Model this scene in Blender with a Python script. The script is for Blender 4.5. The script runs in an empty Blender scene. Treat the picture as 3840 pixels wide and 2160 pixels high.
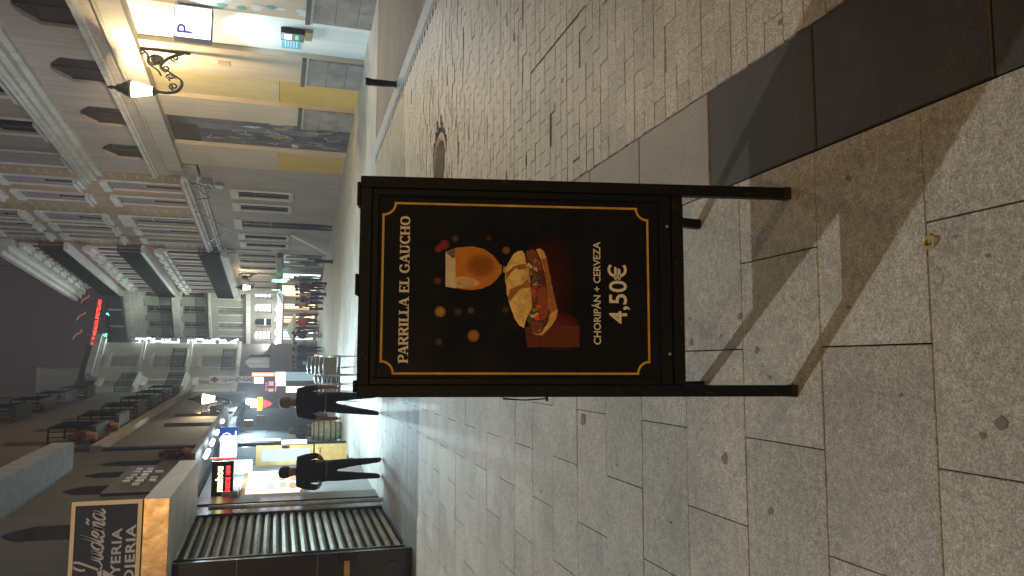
import bpy, bmesh, math, random
import numpy as np
from mathutils import Vector, Matrix
random.seed(7)
C = bpy.context.scene.collection
S = 0.023027            # the street falls away from the camera by this much per metre
def gz(y): return -S * y

# ------------------------------------------------------------------ camera, world, exposure
cam = bpy.data.cameras.new('camera'); co = bpy.data.objects.new('camera', cam); C.objects.link(co)
M0 = (0.995044, -0.094263, 0.031643); M1 = (0.002499, -0.294428, -0.95567); M2 = (0.099401, 0.951013, -0.292734)
# the phone was held upright but the picture is stored on its side: image right = down in the place
m = Matrix(((M1[0], M0[0], -M2[0], 0), (M1[1], M0[1], -M2[1], 0), (M1[2], M0[2], -M2[2], 1.52), (0, 0, 0, 1)))
co.matrix_world = m
cam.sensor_width = 36.0; cam.lens = 2850 / 3840 * 36; cam.clip_start = 0.05; cam.clip_end = 800
bpy.context.scene.camera = co
sc = bpy.context.scene
world = bpy.data.worlds.new('World'); sc.world = world; world.use_nodes = True
bg = world.node_tree.nodes['Background']
bg.inputs[0].default_value = (0.030, 0.0190, 0.0215, 1); bg.inputs[1].default_value = 0.46
sc.view_settings.view_transform = 'Standard'; sc.view_settings.look = 'None'
sc.view_settings.exposure = 1.0; sc.view_settings.gamma = 1.0
try: sc.view_settings.use_curve_mapping = False
except Exception: pass
sc.cycles.max_bounces = 6; sc.cycles.use_denoising = True
sc.cycles.sample_clamp_indirect = 4.0

# ------------------------------------------------------------------ materials
def lin(c):
    return tuple(((v / 255) / 12.92 if v / 255 <= 0.04045 else ((v / 255 + 0.055) / 1.055) ** 2.4) for v in c)
MATS = {}
def mat(name, col, rough=0.6, metal=0.0, var=0.0, vscale=1.5, grain=0.0, gscale=60, bump=0.0, bscale=80, island=0.0,
        emit=None, estr=0.0, spec=0.5, streak=0.0, alpha=1.0, wear=None, blot=None, mottle=0):
    if name in MATS: return MATS[name]
    mt = bpy.data.materials.new(name); mt.use_nodes = True; nt = mt.node_tree; N = nt.nodes; L = nt.links
    b = N['Principled BSDF']
    b.inputs['Roughness'].default_value = rough; b.inputs['Metallic'].default_value = metal
    b.inputs['Specular IOR Level'].default_value = spec
    geo = N.new('ShaderNodeNewGeometry')
    cur = None
    def rgb(c): 
        n = N.new('ShaderNodeRGB'); n.outputs[0].default_value = (*c, 1); return n.outputs[0]
    cur = rgb(col)
    def scale_by(fac_out, lo, hi):
        nonlocal cur
        mr = N.new('ShaderNodeMapRange'); mr.inputs[3].default_value = lo; mr.inputs[4].default_value = hi
        L.new(fac_out, mr.inputs[0])
        vm = N.new('ShaderNodeVectorMath'); vm.operation = 'SCALE'
        L.new(cur, vm.inputs[0]); L.new(mr.outputs[0], vm.inputs['Scale']); cur = vm.outputs[0]
    def noise(scale, detail=4, vec=None, rough_=0.55):
        n = N.new('ShaderNodeTexNoise'); n.inputs['Scale'].default_value = scale; n.inputs['Detail'].default_value = detail
        n.inputs['Roughness'].default_value = rough_
        L.new(vec or geo.outputs['Position'], n.inputs['Vector']); return n
    if var:
        n = noise(vscale, 6); r = N.new('ShaderNodeMapRange'); r.inputs[1].default_value = .3; r.inputs[2].default_value = .7
        L.new(n.outputs[0], r.inputs[0]); scale_by(r.outputs[0], 1 - var, 1 + var)
    if streak:
        mp = N.new('ShaderNodeMapping'); mp.inputs['Scale'].default_value = (6, 6, .35); L.new(geo.outputs['Position'], mp.inputs[0])
        n = noise(1.0, 5, mp.outputs[0]); r = N.new('ShaderNodeMapRange'); r.inputs[1].default_value = .35; r.inputs[2].default_value = .65
        L.new(n.outputs[0], r.inputs[0]); scale_by(r.outputs[0], 1 - streak, 1 + streak * .5)
    if mottle:
        n = noise(38, 4, None, .75); r = N.new('ShaderNodeMapRange'); r.inputs[1].default_value = .38; r.inputs[2].default_value = .62
        L.new(n.outputs[0], r.inputs[0]); scale_by(r.outputs[0], 1 - mottle, 1 + mottle)
    if island:
        scale_by(geo.outputs['Random Per Island'], 1 - island, 1 + island)
        on = N.new('ShaderNodeObjectInfo'); scale_by(on.outputs['Random'], 1 - island, 1 + island)
    if grain:
        n = noise(gscale, 2, None, .7); r = N.new('ShaderNodeMapRange'); r.inputs[1].default_value = .36; r.inputs[2].default_value = .64
        L.new(n.outputs[0], r.inputs[0]); scale_by(r.outputs[0], 1 - grain, 1 + grain)
        v = N.new('ShaderNodeTexVoronoi'); v.inputs['Scale'].default_value = gscale * 1.1; L.new(geo.outputs['Position'], v.inputs['Vector'])
        sx = N.new('ShaderNodeSeparateColor'); L.new(v.outputs['Color'], sx.inputs[0]); scale_by(sx.outputs[0], 1 - grain * .55, 1 + grain * .55)
    if blot:        # large soft stains
        n = noise(blot[1], 8, None, .7); r = N.new('ShaderNodeMapRange'); r.inputs[1].default_value = blot[2] - .12; r.inputs[2].default_value = blot[2] + .12; r.inputs[4].default_value = .6
        L.new(n.outputs[0], r.inputs[0]); mx = N.new('ShaderNodeMix'); mx.data_type = 'RGBA'
        L.new(r.outputs[0], mx.inputs[0]); L.new(cur, mx.inputs[6]); L.new(rgb(blot[0]), mx.inputs[7]); cur = mx.outputs[2]
    if wear:
        n = noise(wear[1], 6); r = N.new('ShaderNodeMapRange'); r.inputs[1].default_value = wear[2]; r.inputs[2].default_value = wear[2] + .06
        L.new(n.outputs[0], r.inputs[0]); mx = N.new('ShaderNodeMix'); mx.data_type = 'RGBA'
        L.new(r.outputs[0], mx.inputs[0]); L.new(cur, mx.inputs[6]); L.new(rgb(wear[0]), mx.inputs[7]); cur = mx.outputs[2]
    L.new(cur, b.inputs['Base Color'])
    if bump:
        n = noise(bscale, 4); bp = N.new('ShaderNodeBump'); bp.inputs['Strength'].default_value = bump; bp.inputs['Distance'].default_value = .01
        L.new(n.outputs[0], bp.inputs['Height']); L.new(bp.outputs[0], b.inputs['Normal'])
        rr = N.new('ShaderNodeMapRange'); rr.inputs[3].default_value = max(.03, rough - .1); rr.inputs[4].default_value = min(1, rough + .15)
        L.new(n.outputs[0], rr.inputs[0]); L.new(rr.outputs[0], b.inputs['Roughness'])
    if emit:
        b.inputs['Emission Color'].default_value = (*emit, 1); b.inputs['Emission Strength'].default_value = estr
    if alpha < 1: b.inputs['Alpha'].default_value = alpha
    MATS[name] = mt
    return mt
granite = mat('granite_slab', (.345, .325, .272), .58, var=.20, vscale=1.6, grain=.30, gscale=165, bump=.22, bscale=120, island=.085, mottle=.17, blot=((.19, .175, .15), 3.1, .62))
band_stone = mat('band_stone', (.23, .21, .17), .5, var=.12, vscale=2.0, grain=.20, gscale=170, bump=.12, bscale=140, island=.06)
paver = mat('concrete_paver', (.36, .32, .245), .48, mottle=.14, var=.2, vscale=1.1, grain=.34, gscale=160, bump=.3, bscale=90, island=.10)
grout = mat('grout', (.055, .042, .028), .95, var=.4, vscale=9, bump=.4)
kerbm = mat('kerb_granite', (.36, .36, .34), .6, var=.15, grain=.2, gscale=60, island=.04)
brown_road = mat('brown_paving', (.20, .165, .125), .7, var=.2, vscale=.8, grain=.15, gscale=40, bump=.2)
blackm = mat('black_steel', (.004, .004, .0045), .5, spec=.25, metal=.0, var=.3, vscale=7, bump=.05, wear=((.014, .012, .009), 16, .68))
blackp = mat('black_poster', (.0075, .0072, .0085), .26, spec=.35, var=.25, vscale=3, bump=.04, bscale=9, wear=((.014, .012, .011), 5, .62))
gold = mat('gold_print', (.66, .38, .06), .35, var=.2, vscale=20)
cream_print = mat('cream_print', (.78, .71, .56), .5)
cream = mat('cream_render', (.46, .385, .295), .85, var=.07, vscale=.9, streak=.08, bump=.06, bscale=30)
yellowr = mat('ochre_paint', (.50, .34, .10), .85, var=.08, vscale=1.2, bump=.06, bscale=30)
whitewall = mat('white_render', (.64, .69, .68), .8, var=.06, vscale=1, streak=.06)
dado = mat('grey_dado_stone', (.22, .195, .17), .75, var=.25, vscale=2.2, grain=.18, gscale=30, island=.06)
darkstone = mat('dark_moulding', (.06, .055, .05), .7, var=.3)
mould = mat('pale_moulding', (.55, .55, .52), .8, var=.12, vscale=2, streak=.15)
facA = mat('facade_beige', (.43, .375, .33), .88, var=.10, vscale=.5, streak=.14)
facB = mat('facade_ochre', (.33, .25, .145), .88, var=.12, vscale=.6, streak=.12)
facBg = mat('facade_grey_stone', (.34, .31, .28), .85, var=.1, vscale=.7, streak=.12)
facC = mat('facade_red_brown', (.20, .095, .07), .85, var=.15, vscale=.9)
facD = mat('facade_pale_green_grey', (.30, .31, .255), .85, var=.08, vscale=.7, streak=.1)
facE = mat('facade_mint', (.48, .50, .42), .85, var=.08, vscale=.7, streak=.1)
facL = mat('facade_dark_brown', (.065, .056, .047), .85, var=.2, vscale=.6, streak=.2)
facL2 = mat('facade_umber', (.13, .085, .058), .85, var=.18, vscale=.7, streak=.2)
glass = mat('dark_window_glass', (.012, .013, .017), .12, var=.3, vscale=2)
blind = mat('lowered_blind', (.26, .25, .26), .7, var=.12, vscale=3)
frame_d = mat('dark_frame', (.03, .025, .02), .5, var=.2)
frame_l = mat('pale_frame', (.40, .40, .36), .6, var=.1)
iron = mat('black_iron', (.012, .012, .014), .45, metal=.4, var=.2)
slate = mat('slate_roof', (.04, .042, .05), .7, var=.2)
alum = mat('brushed_aluminium', (.60, .60, .60), .28, metal=1.0, var=.1, vscale=12)
galv = mat('rolling_shutter_steel', (.24, .235, .19), .38, metal=.55, var=.35, vscale=6, wear=((.19, .18, .085), 2.2, .46))
bronze = mat('bronze_sheet', (.62, .44, .25), .30, metal=.9, var=.12, vscale=5, bump=.35, bscale=7)
wicker = mat('brown_wicker', (.085, .055, .025), .7, var=.3, vscale=30, bump=.5, bscale=200)
skin = mat('skin_brown', (.20, .10, .06), .55, var=.1, vscale=20)
def cloth(name, c): return mat('cloth_' + name, c, .85, var=.15, vscale=18, bump=.2, bscale=200)
def em(name, c, s): return mat('lit_' + name, (.02, .02, .02), .5, emit=c, estr=s)
lantern_glow = em('lantern_glass', (1, .80, .46), 9.0)
white_led = em('white_led', (.85, .95, 1.0), 3.2)
white_panel = em('white_panel', (.86, .94, 1.0), 1.3)
warm_shop = em('warm_shop', (1, .70, .38), 1.5)

# ------------------------------------------------------------------ mesh helpers
class Fr:
    """facade frame: s along the facade (away from the camera), o out towards the street, z up"""
    def __init__(f, p0, yaw, side):
        a = math.radians(yaw); f.p0 = Vector((p0[0], p0[1], 0)); f.D = Vector((math.sin(a), math.cos(a), 0))
        f.N = Vector((-math.cos(a), math.sin(a), 0)) * (1 if side > 0 else -1)
    def pt(f, s, o, z): return f.p0 + f.D * s + f.N * o + Vector((0, 0, z))
class WF:
    def pt(f, x, y, z): return Vector((x, y, z))
W = WF()
class MB:
    def __init__(g): g.v = []; g.f = []; g.mi = []; g.cur = 0; g.smooth = False
    def face(g, pts):
        i = len(g.v); g.v += [tuple(p) for p in pts]; g.f.append(tuple(range(i, i + len(pts)))); g.mi.append(g.cur)
    def box(g, F, s0, s1, o0, o1, z0, z1):
        c = [F.pt(s, o, z) for z in (z0, z1) for s, o in ((s0, o0), (s1, o0), (s1, o1), (s0, o1))]
        i = len(g.v); g.v += [tuple(p) for p in c]
        for q in ((0, 3, 2, 1), (4, 5, 6, 7), (0, 1, 5, 4), (1, 2, 6, 5), (2, 3, 7, 6), (3, 0, 4, 7)):
            g.f.append(tuple(i + k for k in q)); g.mi.append(g.cur)
        return g
    def prism(g, pts, ext):
        ext = Vector(ext); n = len(pts); i = len(g.v)
        g.v += [tuple(p) for p in pts] + [tuple(Vector(p) + ext) for p in pts]
        g.f.append(tuple(range(i, i + n))); g.mi.append(g.cur)
        g.f.append(tuple(range(i + 2 * n - 1, i + n - 1, -1))); g.mi.append(g.cur)
        for k in range(n):
            k2 = (k + 1) % n; g.f.append((i + k, i + k2, i + n + k2, i + n + k)); g.mi.append(g.cur)
        return g
    def tube(g, pts, r, n=6, cap=True):
        pts = [Vector(p) for p in pts]; rs = r if isinstance(r, (list, tuple)) else [r] * len(pts); base = len(g.v)
        for k, p in enumerate(pts):
            a = pts[max(0, k - 1)]; b = pts[min(len(pts) - 1, k + 1)]; t = (b - a).normalized()
            u = t.cross(Vector((0, 0, 1)));
            if u.length < .05: u = t.cross(Vector((0, 1, 0)))
            u.normalize(); w = t.cross(u)
            for j in range(n):
                an = 2 * math.pi * j / n; g.v.append(tuple(p + (u * math.cos(an) + w * math.sin(an)) * rs[k]))
        for k in range(len(pts) - 1):
            for j in range(n):
                j2 = (j + 1) % n; g.f.append((base + k * n + j, base + k * n + j2, base + (k + 1) * n + j2, base + (k + 1) * n + j)); g.mi.append(g.cur)
        if cap:
            g.f.append(tuple(base + j for j in range(n))[::-1]); g.mi.append(g.cur)
            g.f.append(tuple(base + (len(pts) - 1) * n + j for j in range(n))); g.mi.append(g.cur)
        return g
    def lathe(g, prof, c, n=16, cap=True):
        base = len(g.v)
        for r, z in prof:
            for j in range(n):
                an = 2 * math.pi * j / n; g.v.append((c[0] + r * math.cos(an), c[1] + r * math.sin(an), c[2] + z))
        for k in range(len(prof) - 1):
            for j in range(n):
                j2 = (j + 1) % n; g.f.append((base + k * n + j, base + k * n + j2, base + (k + 1) * n + j2, base + (k + 1) * n + j)); g.mi.append(g.cur)
        if cap:
            g.f.append(tuple(base + j for j in range(n))[::-1]); g.mi.append(g.cur)
            g.f.append(tuple(base + (len(prof) - 1) * n + j for j in range(n))); g.mi.append(g.cur)
        return g
    def build(g, name, mats, parent=None, smooth=False, bevel=0, kind=None, recalc=True):
        if not isinstance(mats, (list, tuple)): mats = [mats]
        off = Vector((0, 0, 0))
        if parent is not None:
            p = parent
            while p is not None: off += p.location; p = p.parent
        me = bpy.data.meshes.new(name)
        me.from_pydata([(a[0] - off.x, a[1] - off.y, a[2] - off.z) for a in g.v], [], g.f)
        for mt in mats: me.materials.append(mt)
        if len(mats) > 1: me.polygons.foreach_set('material_index', g.mi)
        if recalc and g.f:
            bm = bmesh.new(); bm.from_mesh(me)
            if smooth or bevel: bmesh.ops.remove_doubles(bm, verts=bm.verts, dist=1e-5)
            bmesh.ops.recalc_face_normals(bm, faces=bm.faces)
            if bevel: bmesh.ops.bevel(bm, geom=list(bm.edges), offset=bevel, segments=1, affect='EDGES')
            bm.to_mesh(me); bm.free()
        if smooth:
            for p in me.polygons: p.use_smooth = True
        o = bpy.data.objects.new(name, me); C.objects.link(o)
        if parent is not None: o.parent = parent
        if kind: o['kind'] = kind
        return o
def tag(o, label, cat, group=None):
    o['label'] = label; o['category'] = cat
    if group: o['group'] = group
    return o
def thing(name, label, cat, loc, group=None):
    o = bpy.data.objects.new(name, None); C.objects.link(o); o.location = loc; o.empty_display_size = .2
    return tag(o, label, cat, group)
def copy_tree(o, loc, rotz=0, label=None):
    def cp(a, par):
        c = a.copy(); C.objects.link(c)
        if par is not None: c.parent = par
        for ch in [k for k in bpy.data.objects if k.parent == a]: cp(ch, c)
        return c
    kids = {}
    r = cp(o, None); r.location = loc; r.rotation_euler[2] = rotz
    if label: r['label'] = label
    return r
def text(s, size, org, right, up, material, name='lettering', parent=None, align='LEFT', ext=.004, bold=0.0, sx=1.0, spacing=1.0):
    cu = bpy.data.curves.new(name, 'FONT'); cu.body = s; cu.size = size; cu.extrude = ext; cu.offset = bold; cu.align_x = align; cu.space_character = spacing
    cu.resolution_u = 3
    o = bpy.data.objects.new(name, cu); C.objects.link(o)
    me = bpy.data.meshes.new_from_object(o.evaluated_get(bpy.context.evaluated_depsgraph_get()))
    bpy.data.objects.remove(o); bpy.data.curves.remove(cu)
    r = Vector(right).normalized(); u = Vector(up).normalized(); n = r.cross(u)
    mw = Matrix(((r.x * sx, u.x, n.x, org[0]), (r.y * sx, u.y, n.y, org[1]), (r.z * sx, u.z, n.z, org[2]), (0, 0, 0, 1)))
    off = Vector((0, 0, 0)); p = parent
    while p is not None: off += p.location; p = p.parent
    me.transform(Matrix.Translation(-off) @ mw)
    me.materials.clear(); me.materials.append(material)
    o = bpy.data.objects.new(name, me); C.objects.link(o)
    if parent is not None: o.parent = parent
    return o
def ribbon(g, pts, wfun, P, lift):
    """flat pen stroke through 2-D pts; P maps (x, y, lift) to a point in the place"""
    n = len(pts); L_, R_ = [], []
    for k in range(n):
        a = pts[max(0, k - 1)]; b = pts[min(n - 1, k + 1)]; tx, ty = b[0] - a[0], b[1] - a[1]; l = math.hypot(tx, ty) or 1
        tx /= l; ty /= l; w = wfun(tx, ty) / 2
        L_.append((pts[k][0] - ty * w, pts[k][1] + tx * w)); R_.append((pts[k][0] + ty * w, pts[k][1] - tx * w))
    for k in range(n - 1):
        g.face([P(*R_[k], lift), P(*R_[k + 1], lift), P(*L_[k + 1], lift), P(*L_[k], lift)])
def smooth_curve(pts, n=5):
    out = []
    P = [pts[0]] + list(pts) + [pts[-1]]
    for i in range(1, len(P) - 2):
        p0, p1, p2, p3 = P[i - 1], P[i], P[i + 1], P[i + 2]
        for k in range(n):
            t = k / n
            out.append(tuple(.5 * ((2 * p1[j]) + (-p0[j] + p2[j]) * t + (2 * p0[j] - 5 * p1[j] + 4 * p2[j] - p3[j]) * t * t + (-p0[j] + 3 * p1[j] - 3 * p2[j] + p3[j]) * t ** 3) for j in (0, 1)))
    out.append(tuple(pts[-1])); return out

# ------------------------------------------------------------------ ground
def tilt_obj(o, x, y, h=0):
    o.location = (x, y, h + gz(y)); o.rotation_euler[0] = -math.atan(S)
base = MB(); base.face([(-60, -20, -.035 - S * -20), (60, -20, -.035 + S * 20), (60, 140, -.035 - S * 140), (-60, 140, -.035 - S * 140)])
base.build('ground', grout, kind='structure')
def slab_mesh(name, lx, ly, t, material, bev=.003):
    g = MB(); x, y, b = lx / 2, ly / 2, bev
    g.v = [(-x, -y, -t), (x, -y, -t), (x, y, -t), (-x, y, -t), (-x, -y, -b), (x, -y, -b), (x, y, -b), (-x, y, -b),
           (-x + b, -y + b, 0), (x - b, -y + b, 0), (x - b, y - b, 0), (-x + b, y - b, 0)]
    g.f = [(8, 9, 10, 11)] + [(0 + k, (k + 1) % 4, 4 + (k + 1) % 4, 4 + k) for k in range(4)] + [(4 + k, 4 + (k + 1) % 4, 8 + (k + 1) % 4, 8 + k) for k in range(4)]
    me = bpy.data.meshes.new(name); me.from_pydata(g.v, [], g.f); me.materials.append(material); return me
def lay(kind_name, piece, mesh, spots, parent, nmax, far_mat, near_key, lx, ly, bev=.003):
    spots.sort(key=near_key)
    for (x, y, h, r) in spots[:nmax]:
        o = bpy.data.objects.new(piece, mesh); C.objects.link(o); o.parent = parent
        o.location = (x, y, h + gz(y)); o.rotation_euler = (-math.atan(S) + random.uniform(-1, 1) * r, random.uniform(-1, 1) * r, random.uniform(-1, 1) * r * .6)
    g = MB()
    for (x, y, h, r) in spots[nmax:]:
        hx, hy = lx / 2, ly / 2; b = bev; i = len(g.v); z = gz(y) + h
        for (dx, dy, dz) in ((-hx, -hy, -.03), (hx, -hy, -.03), (hx, hy, -.03), (-hx, hy, -.03), (-hx + b, -hy + b, 0), (hx - b, -hy + b, 0), (hx - b, hy - b, 0), (-hx + b, hy - b, 0)):
            g.v.append((x + dx, y + dy, z + dz - S * dy))
        g.f += [(i + 4, i + 5, i + 6, i + 7)] + [(i + k, i + (k + 1) % 4, i + 4 + (k + 1) % 4, i + 4 + k) for k in range(4)]
    if g.f:
        g.mi = [0] * len(g.f); g.build(piece + '_field', far_mat, parent, kind='stuff', recalc=False)
def root_struct(name):
    o = bpy.data.objects.new(name, None); C.objects.link(o); o['kind'] = 'structure'; return o
pave = root_struct('pavement')
rows = []
y = 1.5027 - .416 * 6; k = 0
ey = []
while y < 64: ey.append(y); y += .416
key = lambda q: math.hypot(q[0] - .2, q[1])
spots = []; lo = -.557 - .61 * 12
for k, y0 in enumerate(ey):
    yc = y0 + .208; off = .0 if k % 2 == 0 else .305
    xmax = .655 if yc < 18.5 else 8.6
    x = -.557 + .305 * 0 - .61 * 12 + off
    while x < xmax:
        x1 = x + .61
        if x1 > -3.1 - (3 if yc < 10 else 0) and x1 <= xmax + .001 or (x < xmax - .2 and yc > 18.5 and x1 > -3.1):
            spots.append(((x + x1) / 2, yc, random.uniform(-.0015, .0015), .0015))
        x = x1
nearspots = [q for q in spots if q[1] > .5]
# cut slabs that end at the band
for k, y0 in enumerate(ey):
    yc = y0 + .208
    if yc < .5 or yc > 18.5: continue
sm = slab_mesh('paving_slab', .6072, .4132, .03, granite, .002)
lay('pavement', 'paving_slab', sm, nearspots, pave, 290, granite, key, .6075, .4135, .002)
g = MB(); first = True
cuts = []
for k, y0 in enumerate(ey):
    yc = y0 + .208
    if .5 < yc < 18.5:
        xs = [q[0] + .305 for q in nearspots if abs(q[1] - yc) < .01 and q[0] < .655]
        xe = max(xs) if xs else -.5
        if .655 - xe > .03: cuts.append((xe, .652, y0 + .0025, y0 + .4135))
for (a, b, c, d) in cuts:
    z0, z1 = gz(c), gz(d)
    g.prism([(a + .0025, c, z0), (b, c, z0), (b, d, z1), (a + .0025, d, z1)], (0, 0, -.03))
g.build('cut_slab', granite, pave, kind='stuff')
# smooth band beside the slabs
band = root_struct('paving_band')
bm_ = slab_mesh('band_slab', .397, .616, .03, band_stone)
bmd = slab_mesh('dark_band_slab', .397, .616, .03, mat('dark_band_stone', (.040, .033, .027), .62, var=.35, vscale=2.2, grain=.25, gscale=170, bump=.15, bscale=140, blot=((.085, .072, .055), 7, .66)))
for k in range(-1, 30):
    yc = 1.286 + .31 + (k - 1) * .623
    if yc < 18.4:
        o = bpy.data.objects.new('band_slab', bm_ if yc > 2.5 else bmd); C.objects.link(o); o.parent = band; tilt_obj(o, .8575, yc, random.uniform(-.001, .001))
# brick paved carriageway
road = root_struct('brick_road')
bs = []
k = 0; y = 2.78 - .1045 * 22
while y < 16.1:
    off = .105 * (k % 2); x = 1.064 + off - .21
    while x < 4.42:
        if x > 1.05 and x + .21 < 4.46:
            d = random.uniform(-.0016, .0016)
            # a sunken, broken patch round the manhole
            if 7.0 < y < 9.6 and 1.4 < x < 3.6: d += random.uniform(-.006, .003)
            if random.random() < .015: d -= .006
            if math.hypot(x - 2.28, y - 8.4) > .42: bs.append((x + .105, y + .052, d, .006 if not (7 < y < 9.6) else .02))
        x += .21
    y += .1045; k += 1
bmsh = slab_mesh('brick', .2068, .1015, .03, paver, .0015)
lay('road', 'brick', bmsh, [q for q in bs if q[1] > .8], road, 290, paver, lambda q: math.hypot(q[0] - 1.2, q[1] - .8), .2068, .1015, .0015)
# half bricks along the band edge
g = MB(); k = 0; y = 2.78 - .1045 * 22
while y < 16.1:
    if k % 2 == 0 and y > .8:
        pass
    elif y > .8:
        z0 = gz(y); g.prism([(1.062, y + .002, z0), (1.166, y + .002, z0), (1.166, y + .1, gz(y + .1)), (1.062, y + .1, gz(y + .1))], (0, 0, -.03))
    y += .1045; k += 1
g.build('half_brick', paver, road, kind='stuff')
g = MB()
g.prism([(2.015, 3.2, gz(3.2) + .001), (2.027, 3.2, gz(3.2) + .001), (2.027, 4.92, gz(4.92) + .001), (2.015, 4.92, gz(4.92) + .001)], (0, 0, -.01))
g.prism([(1.93, 4.91, gz(4.92) + .001), (2.015, 4.91, gz(4.92) + .001), (2.015, 4.925, gz(4.92) + .001), (1.93, 4.925, gz(4.92) + .001)], (0, 0, -.01))
rr0 = random.Random(17)
for k in range(150):       # crumbled joints, thickest round the manhole
    if k < 95: x, y0 = rr0.gauss(2.7, .55), rr0.gauss(8.8, 1.3)
    else: x, y0 = rr0.uniform(1.1, 4.2), rr0.uniform(2.4, 8)
    x = 1.064 + round((x - 1.064) / .105) * .105; y0 = 2.78 + round((y0 - 2.78) / .1045) * .1045
    if math.hypot(x - 2.28, y0 - 8.4) < .42 or not 1.1 < x < 4.3: continue
    L1 = rr0.uniform(.04, .2); w1 = rr0.uniform(.004, .012)
    if rr0.random() < .35: a_, b_, c_, d_ = x - w1 / 2, x + w1 / 2, y0, y0 + .1
    else: a_, b_, c_, d_ = x, x + L1, y0 - w1, y0 + w1
    z_ = gz(y0) + .0035
    g.face([(a_, c_, z_ + S * (y0 - c_)), (b_, c_ + rr0.uniform(0, .3) * w1, z_), (b_ - rr0.uniform(0, .01), d_, z_ + S * (y0 - d_)), (a_ + rr0.uniform(0, .01), d_, z_ + S * (y0 - d_))])
g.build('crumbled_joint', mat('dark_grit', (.03, .024, .017), .95), road, kind='stuff')
# pale crossing strip, side carriageway, kerb
g = MB()
for i in range(14):
    for j in range(3):
        x0 = .66 + i * .8; y0 = 16.15 + j * .82; g.prism([(x0 + .004, y0 + .004, gz(y0)), (x0 + .796, y0 + .004, gz(y0)), (x0 + .796, y0 + .816, gz(y0 + .816)), (x0 + .004, y0 + .816, gz(y0 + .816))], (0, 0, -.03))
g.build('granite_crossing', kerbm, kind='structure')
g = MB(); g.face([(4.72, -2, gz(-2) - .004), (14, -2, gz(-2) - .004), (14, 16.14, gz(16.14) - .004), (4.72, 16.14, gz(16.14) - .004)])
g.build('side_road', brown_road, kind='structure')
kb = root_struct('kerb')
for k in range(22):
    y0 = 2 + k * .64
    g = MB(); h = .025; g.prism([(4.44, y0 + .003, gz(y0) + h), (4.715, y0 + .003, gz(y0) + h), (4.715, y0 + .637, gz(y0 + .64) + h), (4.44, y0 + .637, gz(y0 + .64) + h)], (0, 0, -.06))
    g.build('kerb_stone', kerbm, kb)
# two pale strips standing in for bright light reflected across the street farther down
for yy in (26.1, 34.2):
    g = MB(); g.prism([(-2.6, yy, gz(yy) + .004), (7.4, yy, gz(yy) + .004), (7.4, yy + .16, gz(yy + .16) + .004), (-2.6, yy + .16, gz(yy + .16) + .004)], (0, 0, -.02))
    g.build('reflection_strip', kerbm, kind='structure')
# flat old gum and drip stains
gum = mat('old_gum', (.165, .155, .14), .8)
g = MB()
def blob(g, x, y, r, h=.0022, sx=1.0):
    n = 9; ph = random.random() * 6
    pts = []
    for k in range(n):
        a = 2 * math.pi * k / n; rr = r * random.uniform(.7, 1.15); px, py = x + math.cos(a) * rr * sx, y + math.sin(a) * rr; pts.append((px, py, gz(py) + h))
    g.face(pts)
for (x, y, r) in ((-.13, 1.32, .02), (-.16, 1.37, .009), (-.34, 2.47, .022), (-.48, 2.2, .014), (.09, 2.7, .016), (.17, 2.35, .012), (-.76, 2.1, .012), (-.3, 3.9, .035), (.05, 2.25, .014), (-1.0, 3.3, .03)):
    blob(g, x, y, r)
for k in range(120):
    x = random.uniform(-2.3, .6); y = 1.3 + random.random() ** 1.6 * 12; blob(g, x, y, random.uniform(.003, .011), sx=random.uniform(.5, 1.1))
for k in range(60):
    x = random.uniform(1.1, 4.4); y = 1.3 + random.random() * 12; blob(g, x, y, random.uniform(.008, .02), .0035)
g.build('gum_spots', gum, kind='stuff')
# yellow scrap of litter on a joint
lt = MB(); litter = mat('yellow_scrap', (.42, .34, .10), .6, var=.3, vscale=60)
n = 14
for k in range(n):
    a0 = 2 * math.pi * k / n; a1 = 2 * math.pi * (k + 1) / n
    def rp(a, r): return (.305 + math.cos(a) * r * .7, 1.49 + math.sin(a) * r * .9, gz(1.49) + .004 + .004 * math.sin(3 * a))
    w0 = .009 + .004 * math.sin(2 * a0 + 1); w1 = .009 + .004 * math.sin(2 * a1 + 1)
    lt.prism([rp(a0, .024 - w0), rp(a0, .024), rp(a1, .024), rp(a1, .024 - w1)], (0, 0, .004))
tag(lt.build('plastic_ring', litter), 'crushed yellow plastic ring lying on a paving joint in the foreground', 'litter')
# manhole
mh = thing('manhole_cover', 'round iron manhole cover sunk in the brick paving right of the black sign', 'manhole', (2.28, 8.4, gz(8.4)))
g = MB(); g.lathe([(.36, -.02), (.36, .001), (.31, .001), (.31, -.006), (0.01, -.006)], (2.28, 8.4, gz(8.4)), 28); g.build('cover', mat('worn_iron', (.16, .13, .09), .5, metal=.3, var=.3, vscale=9, bump=.3), mh)
g = MB()
for k in range(-4, 5):
    hw = math.sqrt(max(.01, .27 ** 2 - (k * .06) ** 2)); g.box(W, 2.28 - hw, 2.28 + hw, 8.4 + k * .06 - .008, 8.4 + k * .06 + .008, gz(8.4) - .006, gz(8.4) + .002)
g.build('tread', MATS['worn_iron'], mh, kind='stuff')

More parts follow.
